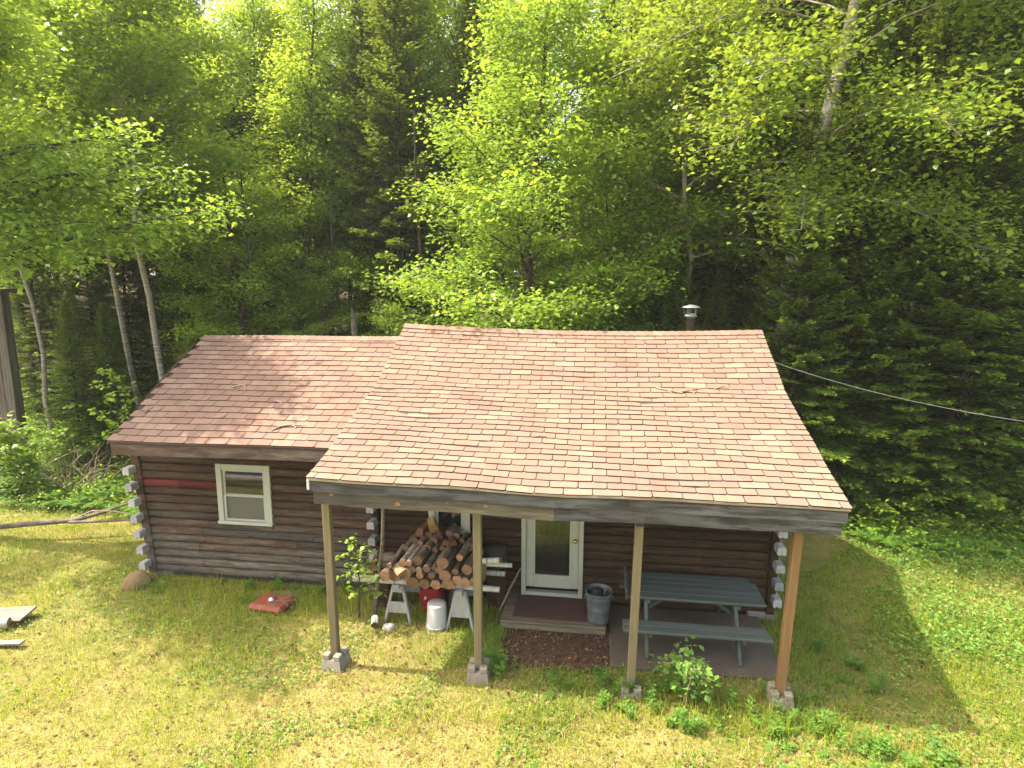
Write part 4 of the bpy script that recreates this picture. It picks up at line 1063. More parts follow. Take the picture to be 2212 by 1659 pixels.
# --- maple left of the camera: its limbs reach into the picture and shade lawn and wing roof
def side_maple():
    rng = np.random.default_rng(7); g = G(); bx, by = -13.2, 9.6
    tk = [(0, 0, 0), (.1, .1, 3), (.0, .0, 6), (.2, -.2, 9), (0, 0, 12)]
    g.tube(tk, [.24, .20, .17, .10, .03], 10)
    pts = []; od = []
    limbs = [((.1, -.05, 7.4), (-8.9 - bx, 9.1 - by, 9.4), 2600), ((.1, 0, 7.0), (-9.7 - bx, 9.9 - by, 9.0), 2400), ((.1, 0, 7.8), (-9.6 - bx, 8.6 - by, 10.2), 2200), ((.1, .05, 5.6), (-8.9 - bx, 11.2 - by, 7.7), 2200), ((.1, .05, 5.4), (-10.4 - bx, 10.8 - by, 7.5), 2000), ((.1, .05, 5.0), (-8.2 - bx, 11.6 - by, 7.0), 1800), ((.1, .05, 4.5), (-10.6 - bx, 10.4 - by, 6.5), 1600), ((.1, .05, 4.6), (-7.35 - bx, 11.2 - by, 6.35), 3000), ((.1, .05, 5.2), (-8.9 - bx, 10.6 - by, 6.9), 2300), ((.0, 0, 4.2), (-9.3 - bx, 10.2 - by, 6.0), 1800),
             ((.05, 0, 6.2), (-9.6 - bx, 8.2 - by, 8.6), 1500), ((.1, -.1, 7.2), (-9.3 - bx, 6.6 - by, 8.9), 1500), ((.1, -.1, 7.6), (-10.6 - bx, 7.2 - by, 9.7), 1700),
             ((0, 0, 6.8), (-16 - bx, 8 - by, 9), 1500), ((.1, 0, 8), (-13 - bx, 12 - by, 10.6), 2000), ((.1, 0, 7.5), (-11 - bx, 10.5 - by, 10.5), 2400),
             ((.1, -.1, 8.4), (-12 - bx, 8 - by, 11.4), 2200), ((.1, 0, 6.2), (-11.5 - bx, 8.3 - by, 8.0), 1700), ((.1, 0, 9), (-10.4 - bx, 9.3 - by, 11.6), 2200)]
    for a, b, nlf in limbs:
        a = np.array(a); b = np.array(b); n = 7; c = []
        for k in range(n + 1):
            t = k / n; p = a * (1 - t) + b * t; p[2] += .5 * sin(pi * t) * (.3 if nlf > 2800 else 1); p[:2] += rng.normal(0, .07, 2); c.append(p)
        c = np.array(c); L = np.linalg.norm(b - a)
        g.tube(c.tolist(), [.07 * (1 - .85 * k / n) + .008 for k in range(n + 1)], 6, cap=False)
        nb = int(L * 4.2); dirv = (b - a) / L; az0 = math.atan2(dirv[1], dirv[0]); bl = []
        for j in range(nb):
            t = .3 + .7 * (j + rng.uniform()) / nb; q = samp(c, np.array([min(t, .999)]))[0]; a2 = az0 + (1 if j % 2 else -1) * rng.uniform(.3, 1.1)
            Lb = (1.25 - t) * L * .22 + .35
            bb = curve(q, (cos(a2), sin(a2), rng.uniform(-.05, .35)), Lb, 4, -.2, rng, .12); bl.append((bb, Lb)); g.tube(bb.tolist(), [.014, .011, .008, .005, .003], 3, cap=False)
        tot = sum(l for _, l in bl)
        for bb, l in bl:
            m = int(.85 * nlf * l / tot); q = samp(bb, np.clip(rng.uniform(.1, 1.05, m), 0, .999)) + np.stack([rng.normal(0, .19, m), rng.normal(0, .19, m), rng.normal(-.02, .17, m)], -1)
            pts.append(q); e = bb[-1] - bb[0]; od.append(np.repeat((e / np.linalg.norm(e))[None], m, 0))
    pts = np.concatenate(pts); V = leaves(pts, rng, .105, outdir=np.concatenate(od) * .6, droop=.35)
    make_tree('maple_tree', (g, V, np.clip(rng.normal(.7, .15, len(V)), 0, 1)), 'bark', 'maple', bx, by, label='near maple at the left edge whose lit leafy limbs reach over the yard')
side_maple()
# --- tall deciduous canopy on the left and behind: a few variants and copies
DV = [decid(200, 15.5, 2.5, 3.6, .10, 40000, .095, nl=38, prof='ball', flat=.20, elev=.55), decid(201, 17, 2.6, 5.0, .11, 42000, .095, nl=38, prof='ball', flat=.22, elev=.65),
      decid(202, 14, 2.2, 2.6, .085, 34000, .095, nl=34, prof='dome', flat=.20, elev=.5), decid(203, 9, 2.0, 1.4, .07, 20000, .10, nl=26, prof='ball', flat=.12, elev=.3)]
SRC = {}
def dtree(v, px, y, sc, label, group=None, rz=None):
    x = px_at(px, y)
    if v not in SRC:
        SRC[v] = make_tree('broadleaf_tree', DV[v], 'bark', 'canopy', x, y, rz or 0, sc, label, 'tree', group); return SRC[v]
    return copy_tree(SRC[v], x, y, rz if rz is not None else (x * 13 + y * 7) % 6.28, sc, label, group)
near = [(1, 40, 19, 1.0, 'tall leafy tree above the leaning birch at the left edge'), (0, 215, 20, 1.05, 'tall leafy tree behind the left thick birch trunk'), (1, 420, 21.5, 1.0, 'tall leafy tree just right of the two thick birch trunks'),
        (0, 560, 19.5, .95, 'leafy tree between the thick birches and the dark spruce'), (2, 690, 18.5, 1.0, 'slender leafy tree left of the tall dark spruce'), (3, 520, 16.5, .9, 'small leafy tree low behind the wing ridge'),
        (2, 960, 22, 1.15, 'leafy tree between the dark spruce and the bright maple'), (1, 1080, 24, 1.1, 'tall leafy tree behind the crown of the bright maple'), (2, 1330, 17.5, 1.0, 'leafy tree between the bright maple and the slim birch'),
        (3, 1290, 15.8, .75, 'small maple low behind the right half of the main ridge'), (0, 1560, 19, 1.1, 'leafy tree mixed into the crown of the leaning birch'), (3, 760, 20, 1.0, 'small leafy tree in the understorey left of the spruce trunk'),
        (1, 1790, 20, 1.05, 'leafy tree behind the right side of the leaning birch'), (0, 1960, 19, 1.05, 'leafy tree among the dark spruces at the upper right'), (3, 640, 23, 1.2, 'leafy sapling tree in the gap beside the fallen log')]
near += [(2, 130, 21.5, 1.1, 'slender leafy tree between the leaning birch and the thick birches'), (1, 320, 22.3, 1.0, 'slender leafy tree straight behind the two thick birches'), (2, 485, 20.3, 1.05, 'slender leafy tree above the middle of the wing'), (0, 630, 21.8, .98, 'slender leafy tree above the right half of the wing'), (1, 745, 22.6, .97, 'slender leafy tree just left of the dark spruce top'), (0, 1010, 20.5, .95, 'slender leafy tree just left of the bright maple'), (0, 1210, 20.6, .9, 'slender leafy tree just right of the bright maple top'), (2, 1440, 20, 1.1, 'slender leafy tree behind the slim birch')]
for v, px, y, sc, lab in near: dtree(v, px, y, sc, lab)
for k, (px, y, sc) in enumerate(((455, 16.0, .5), (585, 18.5, .62), (655, 15.8, .45), (720, 17.2, .55), (840, 16.6, .42), (935, 18.0, .5), (1015, 16.0, .45), (1400, 16.4, .55))):
    dtree(3, px, y, sc, 'little bright maple in the lit understorey, %s of eight from the left' % ('first', 'second', 'third', 'fourth', 'fifth', 'sixth', 'seventh', 'last')[k], 'little maples in the understorey')
# --- spruces
SV = [spruce(300, 16.5, 2.4, 1.6, .15, tipc=.55, dead=26), spruce(301, 14.5, 2.7, .7, .13, tipc=1.1, dead=8), spruce(302, 13.0, 2.4, .5, .12, tipc=1.1, dead=8), spruce(303, 17.0, 1.9, 5.2, .15, tipc=.45, dead=60), spruce(304, 4.5, 1.25, .2, .05, tipc=.9, step=.24)]
SS = {}
def stree(v, px, y, sc, label, group=None, x=None):
    x = px_at(px, y) if x is None else x
    if v not in SS:
        SS[v] = make_tree('spruce_tree', SV[v], 'spbark', 'spruce', x, y, 0, sc, label, 'spruce', group); return SS[v]
    return copy_tree(SS[v], x, y, (x * 11 + y * 5) % 6.28, sc, label, group)
snear = [(2, 135, 14.0, .34, 'low dark spruce in front of the leaning birch foot'), (1, 215, 14.4, .30, 'low dark spruce hiding the foot of the left thick birch'), (2, 405, 14.4, .32, 'low dark spruce right of the thick birch feet by the wing roof'), (1, 1470, 14.9, .42, 'low light tipped spruce close behind the chimney'), (2, 1550, 15.1, .42, 'light tipped spruce just right of the chimney'), (1, 1660, 14.9, .42, 'light tipped spruce behind the upper right roof corner'), (2, 1730, 14.0, .62, 'light tipped spruce beside the right rake of the roof'),
         (1, 1830, 14.6, .75, 'lit spruce above the cable near the roof'), (2, 1990, 14.4, .8, 'lit low spruce under the middle of the cable'), (1, 2110, 14.0, .8, 'lit low spruce at the right edge under the cable'),
         (0, 868, 18.5, .98, 'tall dark spruce with a thick trunk standing left of the bright maple'), (0, 1310, 21, 1.0, 'dark spruce rising against the sky behind the slim birch'), (0, 1660, 17, .98, 'dark spruce behind the leaning birch trunk'),
         (1, 1480, 17.5, .8, 'yellow green tipped spruce behind the chimney'), (1, 1640, 16.4, .45, 'short light tipped spruce right of the chimney by the roof corner'), (2, 1780, 15.5, .85, 'light tipped spruce right of the main ridge'),
         (1, 1890, 16.5, .95, 'tall lit spruce above the overhead cable'), (2, 2010, 15.0, 1.0, 'lit spruce at the right forest edge, inner one'), (1, 2120, 15.2, 1.0, 'lit spruce at the right forest edge, second from the photo edge'),
         (2, 2240, 14.6, 1.1, 'outermost lit spruce at the right photo edge'), (0, 2060, 18, 1.05, 'tall dark spruce filling the upper right corner'), (1, 1740, 19, 1.0, 'dark backed spruce between the leaning birch and the right edge'),
         (1, 70, 17.5, .55, 'dark spruce behind the leaning white birch'), (2, 190, 17, .62, 'dark spruce between the pale birches at the left'), (1, 270, 18.5, .6, 'dark spruce behind the left thick birch'),
         (2, 400, 17.5, .62, 'dark spruce right of the thick birches'), (1, 480, 19.5, .55, 'dark spruce behind the left end of the wing ridge'), (2, 340, 19, .62, 'dark spruce straight behind the right thick birch'),
         (3, 800, 20, .95, 'high crowned spruce with bare trunk left of the dark spruce'), (3, 905, 21, .9, 'high crowned spruce with bare trunk right of the dark spruce'), (3, 1020, 19.5, .9, 'bare stemmed spruce behind the left side of the bright maple'),
         (4, 905, 16.2, .8, 'young spruce just behind the left end of the main ridge'), (4, 790, 17.5, .9, 'young spruce behind the junction of the two ridges'), (4, 600, 17, .75, 'young spruce behind the middle of the wing ridge'),
         (4, 1420, 15.3, .95, 'young spruce left of the chimney'), (4, 985, 17.3, .8, 'young spruce at the foot of the bright maple, left side'), (2, 2330, 15.5, 1.05, 'spruce beyond the right photo edge, partly in view'),
         (0, 1380, 22.5, 1.02, 'second dark spruce against the sky left of the leaning birch'), (2, 1950, 20, 1.1, 'shaded spruce deep behind the lit ones at the right')]
for v, px, y, sc, lab in snear: stree(v, px, y, sc, lab)
# --- deep forest: rows of copies behind
rf = random.Random(50)
LBD = 'broadleaf tree deep in the forest, part of the green backdrop behind the cabin'; LBS = 'slim spruce deep in the forest, part of the dark backdrop behind the cabin'
for row, (y, stepx) in enumerate(((23.5, 2.5), (27, 2.8), (31, 3.0), (36, 3.0), (42, 3.6))):
    x0, x1 = -y * 1.15 - 2, y * .82 + 2; x = x0
    while x < x1:
        xx = x + rf.uniform(-.8, .8); yy = y + rf.uniform(-1.4, 1.4); fr = (xx - x0) / (x1 - x0)
        pdec = .78 if fr < .5 else .40 if fr < .75 else .2
        pxx = 1106 + 1321 * (xx * cos(YAW) + yy * sin(YAW)) / (-xx * sin(YAW) + yy * cos(YAW))
        if pxx < -330: x += stepx; continue
        if any(a < pxx < b for a, b in ((505, 600), (925, 985), (1175, 1290), (1820, 1915))): copy_tree(SRC[2], xx, yy, rf.uniform(0, 6.28), rf.uniform(.62, .76), LBD, 'broadleaf trees deep in the forest'); x += stepx; continue
        if rf.random() < pdec: copy_tree(SRC[rf.choice([0, 1, 1, 2])], xx, yy, rf.uniform(0, 6.28), rf.uniform(.82, 1.08), LBD, 'broadleaf trees deep in the forest')
        else: copy_tree(SS[rf.choice([0, 3, 3, 1])], xx, yy, rf.uniform(0, 6.28), rf.uniform(.78, 1.0), LBS, 'spruces deep in the forest')
        x += stepx
# bare slim trunks in the understorey
def bare(seed):
    rng = np.random.default_rng(seed); g = G(); H = 9.; tk = curve((0, 0, 0), (rng.normal(0, .04), rng.normal(0, .04), 1), H, 8, .0, rng, .02)
    g.tube(tk.tolist(), [.075 * (1 - .7 * k / 8) for k in range(9)], 7)
    for k in range(26):
        z = rng.uniform(1, 8); az = rng.uniform(0, 6.28); c = curve(samp(tk, np.array([z / H]))[0], (cos(az), sin(az), rng.uniform(-.3, .4)), rng.uniform(.3, 1.2), 3, -.2, rng); g.tube(c.tolist(), [.012, .009, .006, .003], 3, cap=False)
    return g
bm_ = []
for s in range(3): bm_.append(bare(400 + s).build('bare_trunk', M['spbark']))
bx = [(px, rf.uniform(16.5, 23)) for px in (455, 498, 545, 560, 590, 618, 640, 668, 705, 735, 760, 785, 815, 845, 925, 950, 1010, 1050, 1090, 1235, 1265, 1340, 1370, 1800, 1850, 1905, 1975, 2040, 2090, 2150)]
for i, (px, y) in enumerate(bx):
    o = bm_[i % 3] if i < 3 else bm_[i % 3].copy()
    if i >= 3: COL.objects.link(o)
    x = px_at(px, y); o.location = (x, y, float(ground_z(x, y)) - .1); o.rotation_euler = (rf.uniform(-.06, .06), rf.uniform(-.07, .07), rf.uniform(0, 6)); o.scale = [rf.uniform(.8, 1.15)] * 3
    tag(o, 'bare slim grey tree trunk with dead side twigs in the forest understorey', 'tree trunk', 'bare trunks in the understorey')
# broken stub behind the wing ridge, fallen arched log
def at_ground_px(px, y): return (px_at(px, y, 700), y)
g = G(); x, y = px_at(765, 14., 700), 14.
g.tube([(0, 0, 0), (.02, 0, 2.2), (-.02, .02, 4.15)], [.09, .085, .07], 9, jit=.1, rnd=random.Random(2)); g.tube([(-.02, .02, 4.1), (-.05, .02, 4.35)], [.05, .01], 6)
o = g.build('broken_snag', M['deadwood']); o.location = (x, y, float(ground_z(x, y))); tag(o, 'broken grey tree stub just behind the wing ridge', 'snag')
p = [at(660, 545, 20), at(690, 575, 20.2), at(712, 605, 20.3), at(725, 640, 20.5)]
g = G(); g.tube([q - p[0] for q in p], [.05, .07, .09, .10], 8, jit=.1, rnd=random.Random(3)); o = g.build('fallen_log', M['deadwood']); o.location = p[0]; tag(o, 'dark arched fallen log deep in the forest above the wing ridge', 'fallen log')
# a few rust coloured dead sprays on the right spruces
rg = np.random.default_rng(9)
for i, (px, py) in enumerate(((1822, 712), (1790, 800), (1840, 905))):
    c = at(px, py, 14.2); q = rg.normal(0, 1, (160, 3)) * np.array([.16, .14, .06]); V = leaves(q, rg, .10, aspect=.25)
    o = bulk('dead_spray', V, rg.uniform(0, 1, len(V)), M['deadneedle']); o.location = c
    tag(o, 'rust coloured dead spruce sprays, %s of three patches right of the roof' % ('uppermost', 'middle', 'lowest')[i], 'dead spray', kind='stuff')

# ------------------------------------------------------------ shrubs, saplings, ferns, weeds, grass
def bush(seed, h, r, n, size, stems=9):
    rng = np.random.default_rng(seed); g = G(); P_ = []
    for k in range(stems):
        az = rng.uniform(0, 6.28); c = curve((rng.normal(0, .05), rng.normal(0, .05), 0), (cos(az) * r / h * .8, sin(az) * r / h * .8, 1), h * rng.uniform(.6, 1.1), 5, -.2, rng, .12)
        g.tube(c.tolist(), [.012, .010, .008, .006, .004, .002], 4, cap=False)
        for j in range(7):
            t = rng.uniform(.25, 1); q = samp(c, np.array([min(t, .99)]))[0]; a2 = rng.uniform(0, 6.28); b = curve(q, (cos(a2), sin(a2), .3), r * rng.uniform(.3, .6), 3, -.3, rng); g.tube(b.tolist(), [.004, .003, .003, .002], 3, cap=False)
            m = int(n / stems / 7); P_.append(samp(b, np.clip(rng.uniform(.1, 1, m), 0, .99)) + rng.normal(0, .05, (m, 3)) * np.array([1.3, 1.3, .6]))
    q = np.concatenate(P_); return g, leaves(q, rng, size), np.clip(rng.normal(.55, .17, len(q)), 0, 1)
def plant(name, built, mt, x, y, label, cat, sc=1., group=None, z=None, rz=0., stem='bark'):
    g, V, t = built; e = empty(name, (x, y, float(ground_z(x, y)) if z is None else z), rz); e.scale = (sc,) * 3
    g.build('stem', M[stem], e); bulk('foliage', V, t, M[mt], e); return tag(e, label, cat, group)
BU = {}
def bushes(k, built, mt, x, y, sc, label, group=None):
    if k not in BU: BU[k] = plant('shrub', built, mt, x, y, label, 'shrub', sc, group); return BU[k]
    return copy_tree(BU[k], x, y, (x * 17 + y) % 6.28, sc, label, group)
b0, b1, b2 = bush(500, 1.9, 1.1, 1700, .12, 12), bush(501, 1.1, .8, 1500, .075, 10), bush(502, .7, .6, 1100, .06, 9)
bushes(0, b0, 'maple', px_at(40, 12.2, 900), 12.2, 1.05, 'large bright green maple bush at the left edge below the shed corner')
bushes(0, b0, 'maple', px_at(150, 13.5, 900), 13.4, .8, 'green maple bush just right of the large one at the left edge')
bushes(0, b0, 'maple', px_at(355, 13.4, 850), 13.6, .75, 'leafy bush behind the left rake of the wing roof')
bushes(0, b0, 'maple', px_at(2150, 13, 950), 13.2, .7, 'leafy bush at the right edge below the spruces')
bushes(0, b0, 'maple', px_at(1930, 14, 960), 14.2, .6, 'leafy bush at the forest edge right of the roof')
# saplings
def sapling(seed, h, n, size):
    rng = np.random.default_rng(seed); g = G(); tk = curve((0, 0, 0), (0, 0, 1), h, 8, 0, rng, .05); g.tube(tk.tolist(), [.018 * (1 - .85 * k / 8) for k in range(9)], 5); P_ = []
    for k in range(16):
        t = .3 + .7 * k / 16; q = samp(tk, np.array([min(t, .99)]))[0]; az = k * 2.4; L = (1.15 - t) * h * .32 + .12
        b = curve(q, (cos(az), sin(az), .5), L, 3, -.3, rng); g.tube(b.tolist(), [.006, .005, .004, .002], 3, cap=False); m = int(n / 16)
        P_.append(samp(b, np.clip(rng.uniform(.2, 1, m), 0, .99)) + rng.normal(0, .05, (m, 3)))
    q = np.concatenate(P_); return g, leaves(q, rng, size), np.clip(rng.normal(.7, .12, len(q)), 0, 1)
plant('sapling', sapling(510, 2.9, 420, .11), 'maple', px_at(248, 13.2, 800), 13.2, 'lit young sapling standing free before the dark spruces at the left', 'sapling')
plant('sapling', sapling(511, 2.2, 300, .10), 'maple', px_at(352, 13.0, 800), 12.9, 'small sapling beside the left rake of the wing roof', 'sapling')
plant('sapling', sapling(512, 1.35, 170, .085), 'maple', -3.42, 8.15, 'leafy green sapling growing left of the firewood behind the first post', 'sapling')
# shrub by the patio
b = bush(520, .74, .26, 460, .08, 8); plant('shrub', b, 'weed', 1.20, 6.85, 'round leaved green shrub growing at the front edge of the patio slab', 'shrub', stem='stick')
# ferns: one mass
def ferns(pts, rng, fr=6, L=(.35, .6), lift=.5, pairs=13):
    n = len(pts) * fr; base = np.repeat(pts, fr, 0); az = rng.uniform(0, 6.28, n); ln = rng.uniform(*L, n)
    Q = []; t = np.linspace(.18, 1, pairs)
    dirv = np.stack([np.cos(az), np.sin(az)], -1); sd = np.stack([-np.sin(az), np.cos(az)], -1)
    for k, tt in enumerate(t):
        r = ln * tt; h = ln * (lift * 1.6 * tt - 1.0 * lift * tt * tt) * 1.1
        c = base + np.concatenate([dirv * r[:, None], h[:, None]], -1)
        w = ln * .34 * (1.05 - tt) ** .8 + .01
        for s in (-1, 1):
            tip = c + np.concatenate([sd * (s * w)[:, None] + dirv * (w * .35)[:, None], (-w * .15)[:, None]], -1)
            th = (ln / pairs * .42)[:, None]; dd = np.concatenate([dirv, np.zeros((n, 1))], -1)
            Q.append(np.stack([c - dd * th, c + dd * th, tip + dd * th * .3, tip - dd * th * .3], 1))
    return np.concatenate(Q)
rg = np.random.default_rng(60)
def area(px0, py0, px1, py1, n):
    """ground points seen in a region of the photo"""
    u = (rg.uniform(px0, px1, n) - 1106) / 1321; v = (rg.uniform(py0, py1, n) - 829.5) / 1321
    Y = cos(PITCH) - v * sin(PITCH); z = -(sin(PITCH) + v * cos(PITCH)); dx = u * cos(YAW) - Y * sin(YAW); dy = u * sin(YAW) + Y * cos(YAW)
    t = CAMH / -z
    for _ in range(6): t = (CAMH - ground_z(dx * t, dy * t)) / -z
    x, y = dx * t, dy * t; return np.stack([x, y, ground_z(x, y)], -1)
def rect(x0, x1, y0, y1, n):
    x = rg.uniform(x0, x1, n); y = rg.uniform(y0, y1, n); return np.stack([x, y, ground_z(x, y)], -1)
def off_house(p): return p[~((p[:, 0] > -7.7) & (p[:, 0] < 2.9) & (p[:, 1] > 8.9) & (p[:, 1] < 13.6))]
fp = off_house(np.concatenate([area(-120, 850, 420, 1010, 260), rect(-16, -8, 11.2, 14.5, 160), rect(-9.5, -7.6, 10.5, 14.5, 50), rect(-22, 14, 14.3, 20, 520), rect(4.5, 13, 11.5, 15, 110)]))
o = bulk('fern_bed', (V := ferns(fp, rg, L=(.35, .7))), np.clip(rg.normal(.5, .18, len(V)), 0, 1), M['fern']); tag(o, 'mass of green ferns along the forest edge', 'ferns', kind='stuff')
# leafy undergrowth: one mass of small leaves, clumped, higher towards the forest
def cover(pts, rng, per, size, hmax, sp):
    c = np.repeat(pts, per, 0); n = len(c); h = np.abs(rng.normal(0, 1, n)) * np.repeat(rng.uniform(.3, 1., len(pts)), per) * hmax * .5
    c = c + np.stack([rng.normal(0, sp, n), rng.normal(0, sp, n), h + .02], -1); return leaves(c, rng, size, nrm_spread=.6)
cp = off_house(np.concatenate([rect(-24, 16, 14, 17.5, 1500), rect(-20, -8.5, 11.3, 14.5, 420), rect(5.2, 15, 11.6, 14.5, 420), rect(-24, 18, 17.5, 24, 1500), rect(-34, 10, 24, 36, 1700)]))
V = cover(cp, rg, 32, .075, .85, .22); o = bulk('undergrowth', V, np.clip(rg.normal(.42, .18, len(V)), 0, 1), M['canopy']); tag(o, 'low leafy undergrowth covering the forest floor', 'undergrowth', kind='stuff')
cp = np.concatenate([area(1900, 1080, 2320, 1420, 300), area(1850, 1010, 2300, 1100, 120), area(-60, 960, 260, 1110, 260)]); cp = np.concatenate([cp, rect(4.8, 12, 11.0, 14.2, 420)]); cp = off_house(cp)
V = cover(cp, rg, 34, .05, .22, .20); o = bulk('ground_cover', V, np.clip(rg.normal(.62, .18, len(V)), 0, 1), M['weed']); tag(o, 'pale leafy ground cover at the sides of the yard', 'ground cover', kind='stuff')
# tall narrow leaved weeds
def weed(seed, h, nst=5, wd=.13, m=26):
    rng = np.random.default_rng(seed); g = G(); Q = []
    for k in range(nst):
        c = curve((rng.normal(0, .07), rng.normal(0, .07), 0), (rng.normal(0, .18), rng.normal(0, .18), 1), h * rng.uniform(.6, 1.1), 6, 0, rng, .06); g.tube(c.tolist(), [.005, .005, .004, .004, .003, .003, .002], 4, cap=False)
        t = np.linspace(.15, 1, m); q = samp(c, np.minimum(t, .99)); az = np.arange(m) * 2.4
        d = unit(np.stack([np.cos(az), np.sin(az), rng.uniform(.2, .8, m)], -1)); L = (.10 * (1.1 - .6 * np.abs(t - .5)) * rng.uniform(.7, 1.2, m))[:, None]
        s = unit(np.cross(d, [0, 0, 1])); w = L * wd
        Q.append(np.stack([q, q + d * L * .45 - s * w, q + d * L + np.array([0, 0, -.02]), q + d * L * .45 + s * w], 1))
    V = np.concatenate(Q); return g, V, np.clip(rng.normal(.55, .15, len(V)), 0, 1)
WD = [weed(600, .40, 4), weed(601, .26, 7), weed(602, .48, 3), weed(603, .2, 9, .22, 12), weed(604, .34, 4, .30, 9)]
WS = {}
wl_ = [('in the corner left of the door step', [(-1.22, 7.75), (-1.28, 7.45), (-1.12, 7.15), (-1.35, 7.95), (-1.0, 6.95), (-1.42, 7.3)]),
       ('around the third porch post by the patio', [(.25, 7.2), (.4, 7.05), (.7, 6.95), (.1, 6.95), (.35, 6.7), (.75, 6.65), (-.15, 6.8), (.0, 7.25)]),
       ('beside the round leaved shrub at the patio edge', [(1.1, 6.6), (1.25, 6.45), (1.8, 6.75), (1.95, 6.55), (1.6, 6.4), (2.05, 7.0), (1.1, 6.95)]),
       ('round the pier of the rightmost orange post', [(2.45, 6.6), (2.6, 6.45), (2.75, 6.7), (2.2, 6.5), (2.85, 6.35), (2.6, 7.0)]),
       ('in the right foreground of the lawn', [(3.0, 6.2), (3.2, 6.4), (3.45, 6.15), (3.7, 6.3), (2.9, 5.9), (3.3, 5.75), (3.9, 5.9), (2.5, 5.9), (2.2, 5.75)]),
       ('along the foot of the wing wall', [(-7.0, 8.6), (-6.85, 8.5), (-6.1, 8.75), (-5.6, 8.7), (-5.1, 8.75), (-4.7, 8.72), (-4.3, 8.7), (-5.3, 8.4), (-3.9, 8.75), (-6.95, 8.3)]),
       ('in the shade of the lawn right of the cabin', [(3.2, 7.6), (3.4, 7.9), (3.1, 8.3), (3.6, 7.4), (2.95, 7.3)])]
rw = random.Random(9)
for place, pl in wl_:
    for i, (x, y) in enumerate(pl + [(a + rw.uniform(-.3, .3), b + rw.uniform(-.22, .18)) for a, b in pl if b < 7.3]):
        v = rw.randrange(5); x += rw.uniform(-.12, .12); y += rw.uniform(-.12, .12); lab = 'leafy green weed clump %s' % place; grp = 'weed clumps ' + place; sc = rw.uniform(.45, .95)
        if v not in WS: WS[v] = plant('weed_clump', WD[v], 'weed', x, y, lab, 'weed', sc, grp, stem='weed')
        else: copy_tree(WS[v], x, y, rw.uniform(0, 6.28), sc, lab, grp)
# fallen branch and dead brush on the left
g = G(); pts = [at(-60, 1150, 9.6), at(0, 1140, 9.8), at(80, 1132, 9.9), at(160, 1126, 10.1), at(225, 1108, 10.3), at(280, 1088, 10.5)]
for p in pts: p.z = max(p.z, .1)
c = pts[0].copy(); g.tube([p - c for p in pts], [.06, .055, .05, .045, .035, .02], 8, jit=.12, rnd=random.Random(4))
q = [at(150, 1130, 10.0), at(220, 1128, 10.0), at(285, 1124, 9.95)]; g.tube([p - c for p in q], [.03, .025, .02], 6)
o = g.build('fallen_branch', M['deadwood']); o.location = c; tag(o, 'long dark fallen branch on the grass left of the wing corner', 'branch')
g = G(); pts = [at(160, 1122, 10.2), at(200, 1105, 10.1), at(245, 1106, 9.9), at(284, 1112, 9.3)]; c = pts[0].copy(); g.tube([p - c for p in pts], [.012, .012, .012, .01], 6)
o = g.build('pale_stick', M['stick']); o.location = c; tag(o, 'thin pale bent stick above the fallen branch touching the wing corner', 'stick')
rb = np.random.default_rng(12); g = G()
for k in range(16):
    az = rb.uniform(0, 6.28); c = curve((rb.normal(0, .15), rb.normal(0, .15), 0), (cos(az) * .8, sin(az) * .5, rb.uniform(.5, 1.2)), rb.uniform(.9, 2.0), 6, .1, rb, .16); g.tube(c.tolist(), [.022, .018, .014, .011, .008, .006, .003], 5, cap=False)
    for j in (2, 3, 4): b = curve(c[j], (rb.normal(), rb.normal(), .6), rb.uniform(.3, .7), 4, 0, rb, .2); g.tube(b.tolist(), [.008, .006, .005, .003, .002], 3, cap=False)
o = g.build('dead_brush', M['stick']); o.location = (at(175, 1050, 12.2).x, 12.2, float(ground_z(at(175, 1050, 12.2).x, 12.2))); tag(o, 'tangle of bare dead brush among the ferns left of the cabin', 'dead brush')

# lawn: green blades, dry blades, small leaves, fallen leaves
def noise2(x, y, s, seed):
    r = np.random.default_rng(seed); v = 0
    for k in range(7):
        a = r.uniform(0, 6.28); f = s * r.uniform(.6, 1.9); v = v + np.sin((x * cos(a) + y * sin(a)) * f + r.uniform(0, 6.28))
    return v / 7 * 1.9
def yard(n):
    # points in the viewed wedge of the yard, denser near the camera
    r = 4.4 + (rg.uniform(0, 1, n) ** 1.15) * 12.5; a = rg.uniform(-.98, .82, n)
    x = r * np.sin(a); y = r * np.cos(a)
    k = (y > 3.8) & ~((x > -7.45) & (x < 2.72) & (y > 8.88)) & ~((x > .33) & (x < 2.52) & (y > 7.42)) & ~((x > -1.24) & (x < .24) & (y > 8.12)) & ~((x > -1.15) & (x < .3) & (y > 7.3) & (y < 8.2) & (rg.uniform(0, 1, n) < .93))
    k &= (y < 11.8 + noise2(x, y, .8, 3)) & ~((np.abs(x + 4.86) < .3) & (np.abs(y - 8.24) < .23))
    return x[k], y[k]
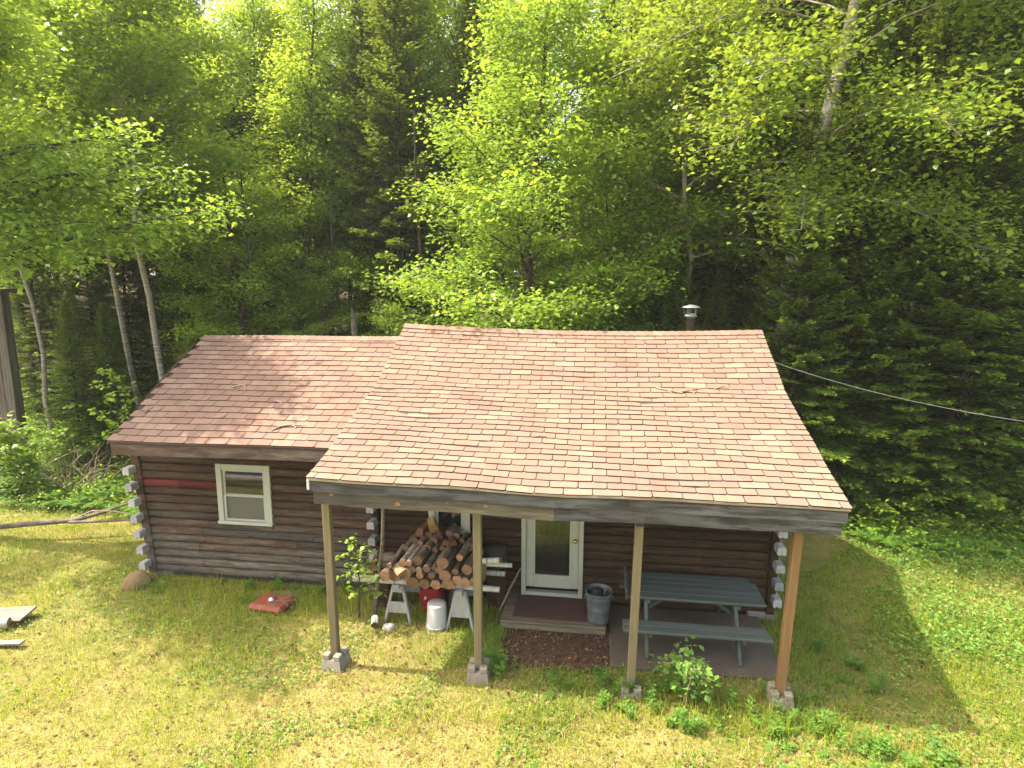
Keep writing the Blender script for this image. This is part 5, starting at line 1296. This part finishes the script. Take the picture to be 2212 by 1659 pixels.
def blades(n, h, w, seed, keep, lean=.45):
    x, y = yard(n); kk = keep(x, y); x, y = x[kk], y[kk]; n = len(x); z = ground_z(x, y)
    hh = h * rg.uniform(.5, 1.5, n) * (1 + .35 * noise2(x, y, 2.2, seed)); hh = np.maximum(hh, .02)
    a = rg.uniform(0, 6.28, n); dx, dy = np.cos(a), np.sin(a); la = rg.uniform(0, 6.28, n); ll = np.abs(rg.normal(0, lean, n)) * hh
    b = np.stack([x, y, z], -1); s = np.stack([dx, dy, 0 * x], -1) * (w * rg.uniform(.7, 1.3, n))[:, None]
    m = b + np.stack([np.cos(la) * ll * .35, np.sin(la) * ll * .35, hh * .6], -1); t = b + np.stack([np.cos(la) * ll, np.sin(la) * ll, hh * np.clip(1 - ll / hh * .35, .3, 1)], -1)
    return np.concatenate([np.stack([b - s, b + s, m + s * .75, m - s * .75], 1), np.stack([m - s * .75, m + s * .75, t + s * .1, t - s * .1], 1)]), x, y
dry = lambda x, y: np.clip(.5 + .42 * noise2(x, y, .9, 20) + .28 * noise2(x, y, 4.5, 21) + .34 * np.clip((7.2 - y) / 1.4, -1, 1) - .5 * np.clip((x - 2.4) / 1.2, 0, 1) - .12 * np.clip((y - 7.4) / .8, 0, 1) + .16 * np.clip((2.6 - x) / .8, 0, 1) - .03, .03, .97)
V, x, y = blades(240000, .08, .0036, 31, lambda x, y: rg.uniform(0, 1, len(x)) > dry(x, y) * .82)
o = bulk('lawn_grass', V, np.tile(np.clip(rg.normal(.45, .2, len(x)) + .12 * noise2(x, y, 1.5, 40), 0, 1), 2), M['grass']); tag(o, 'short green grass of the lawn', 'grass', kind='stuff')
V, x, y = blades(170000, .05, .003, 32, lambda x, y: rg.uniform(0, 1, len(x)) < dry(x, y) * .95, .9)
o = bulk('dry_grass', V, np.tile(np.clip(rg.normal(.5, .2, len(x)), 0, 1), 2), M['thatch']); tag(o, 'dry straw coloured grass in the lawn', 'dry grass', kind='stuff')
V, x, y = blades(60000, .15, .0042, 33, lambda x, y: (noise2(x, y, 3.1, 50) > .45) | (np.abs(y - 6.7) < .35) & (x > -.2) & (x < 3.2) | (y > 8.2) & (x < -3.2) & (x > -7.4), .5)
o = bulk('tall_grass', V, np.tile(np.clip(rg.normal(.6, .15, len(x)), 0, 1), 2), M['grass']); tag(o, 'longer grass tufts in the lawn and along the walls', 'grass', kind='stuff')
x, y = yard(90000); kk = (noise2(x, y, 2.6, 70) > .15) | ((x > 2.7) & (rg.uniform(0, 1, len(x)) < .8)); x, y = x[kk], y[kk]
V = leaves(np.stack([x, y, ground_z(x, y) + np.abs(rg.normal(.03, .02, len(x)))], -1), rg, .036, nrm_spread=.5, droop=-.1)
o = bulk('lawn_herbs', V, np.clip(rg.normal(.62, .2, len(x)), 0, 1), M['weed']); tag(o, 'small round leaved herbs in the lawn', 'herbs', kind='stuff')
x, y = yard(9000); k2 = np.concatenate([x, rg.uniform(-1.15, .3, 220)]); y2 = np.concatenate([y, rg.uniform(7.3, 8.1, 220)]); x, y = k2, y2
V = leaves(np.stack([x, y, ground_z(x, y) + .03], -1), rg, .042, nrm_spread=.5, droop=0, aspect=.9)
o = bulk('fallen_leaves', V, rg.uniform(0, 1, len(x)), M['litter']); tag(o, 'dead brown leaves scattered over the lawn', 'leaves', kind='stuff')

# ------------------------------------------------------------ thin sunlit air over the whole place
g = G(); g.box((0, 350, 13.), (2000, 1900, 32)); hz = g.build('haze', [])
m = bpy.data.materials.new('haze_air'); m.use_nodes = True; m.node_tree.nodes.clear(); n = N(m)
v = n.n('ShaderNodeVolumePrincipled'); v.inputs['Color'].default_value = (.97, .98, .95, 1); v.inputs['Density'].default_value = .0007; v.inputs['Anisotropy'].default_value = .2
o_ = n.n('ShaderNodeOutputMaterial'); n.l(v.outputs[0], o_.inputs['Volume']); hz.data.materials.append(m)
tag(hz, 'thin pale summer haze over the yard and forest', 'haze', kind='stuff')
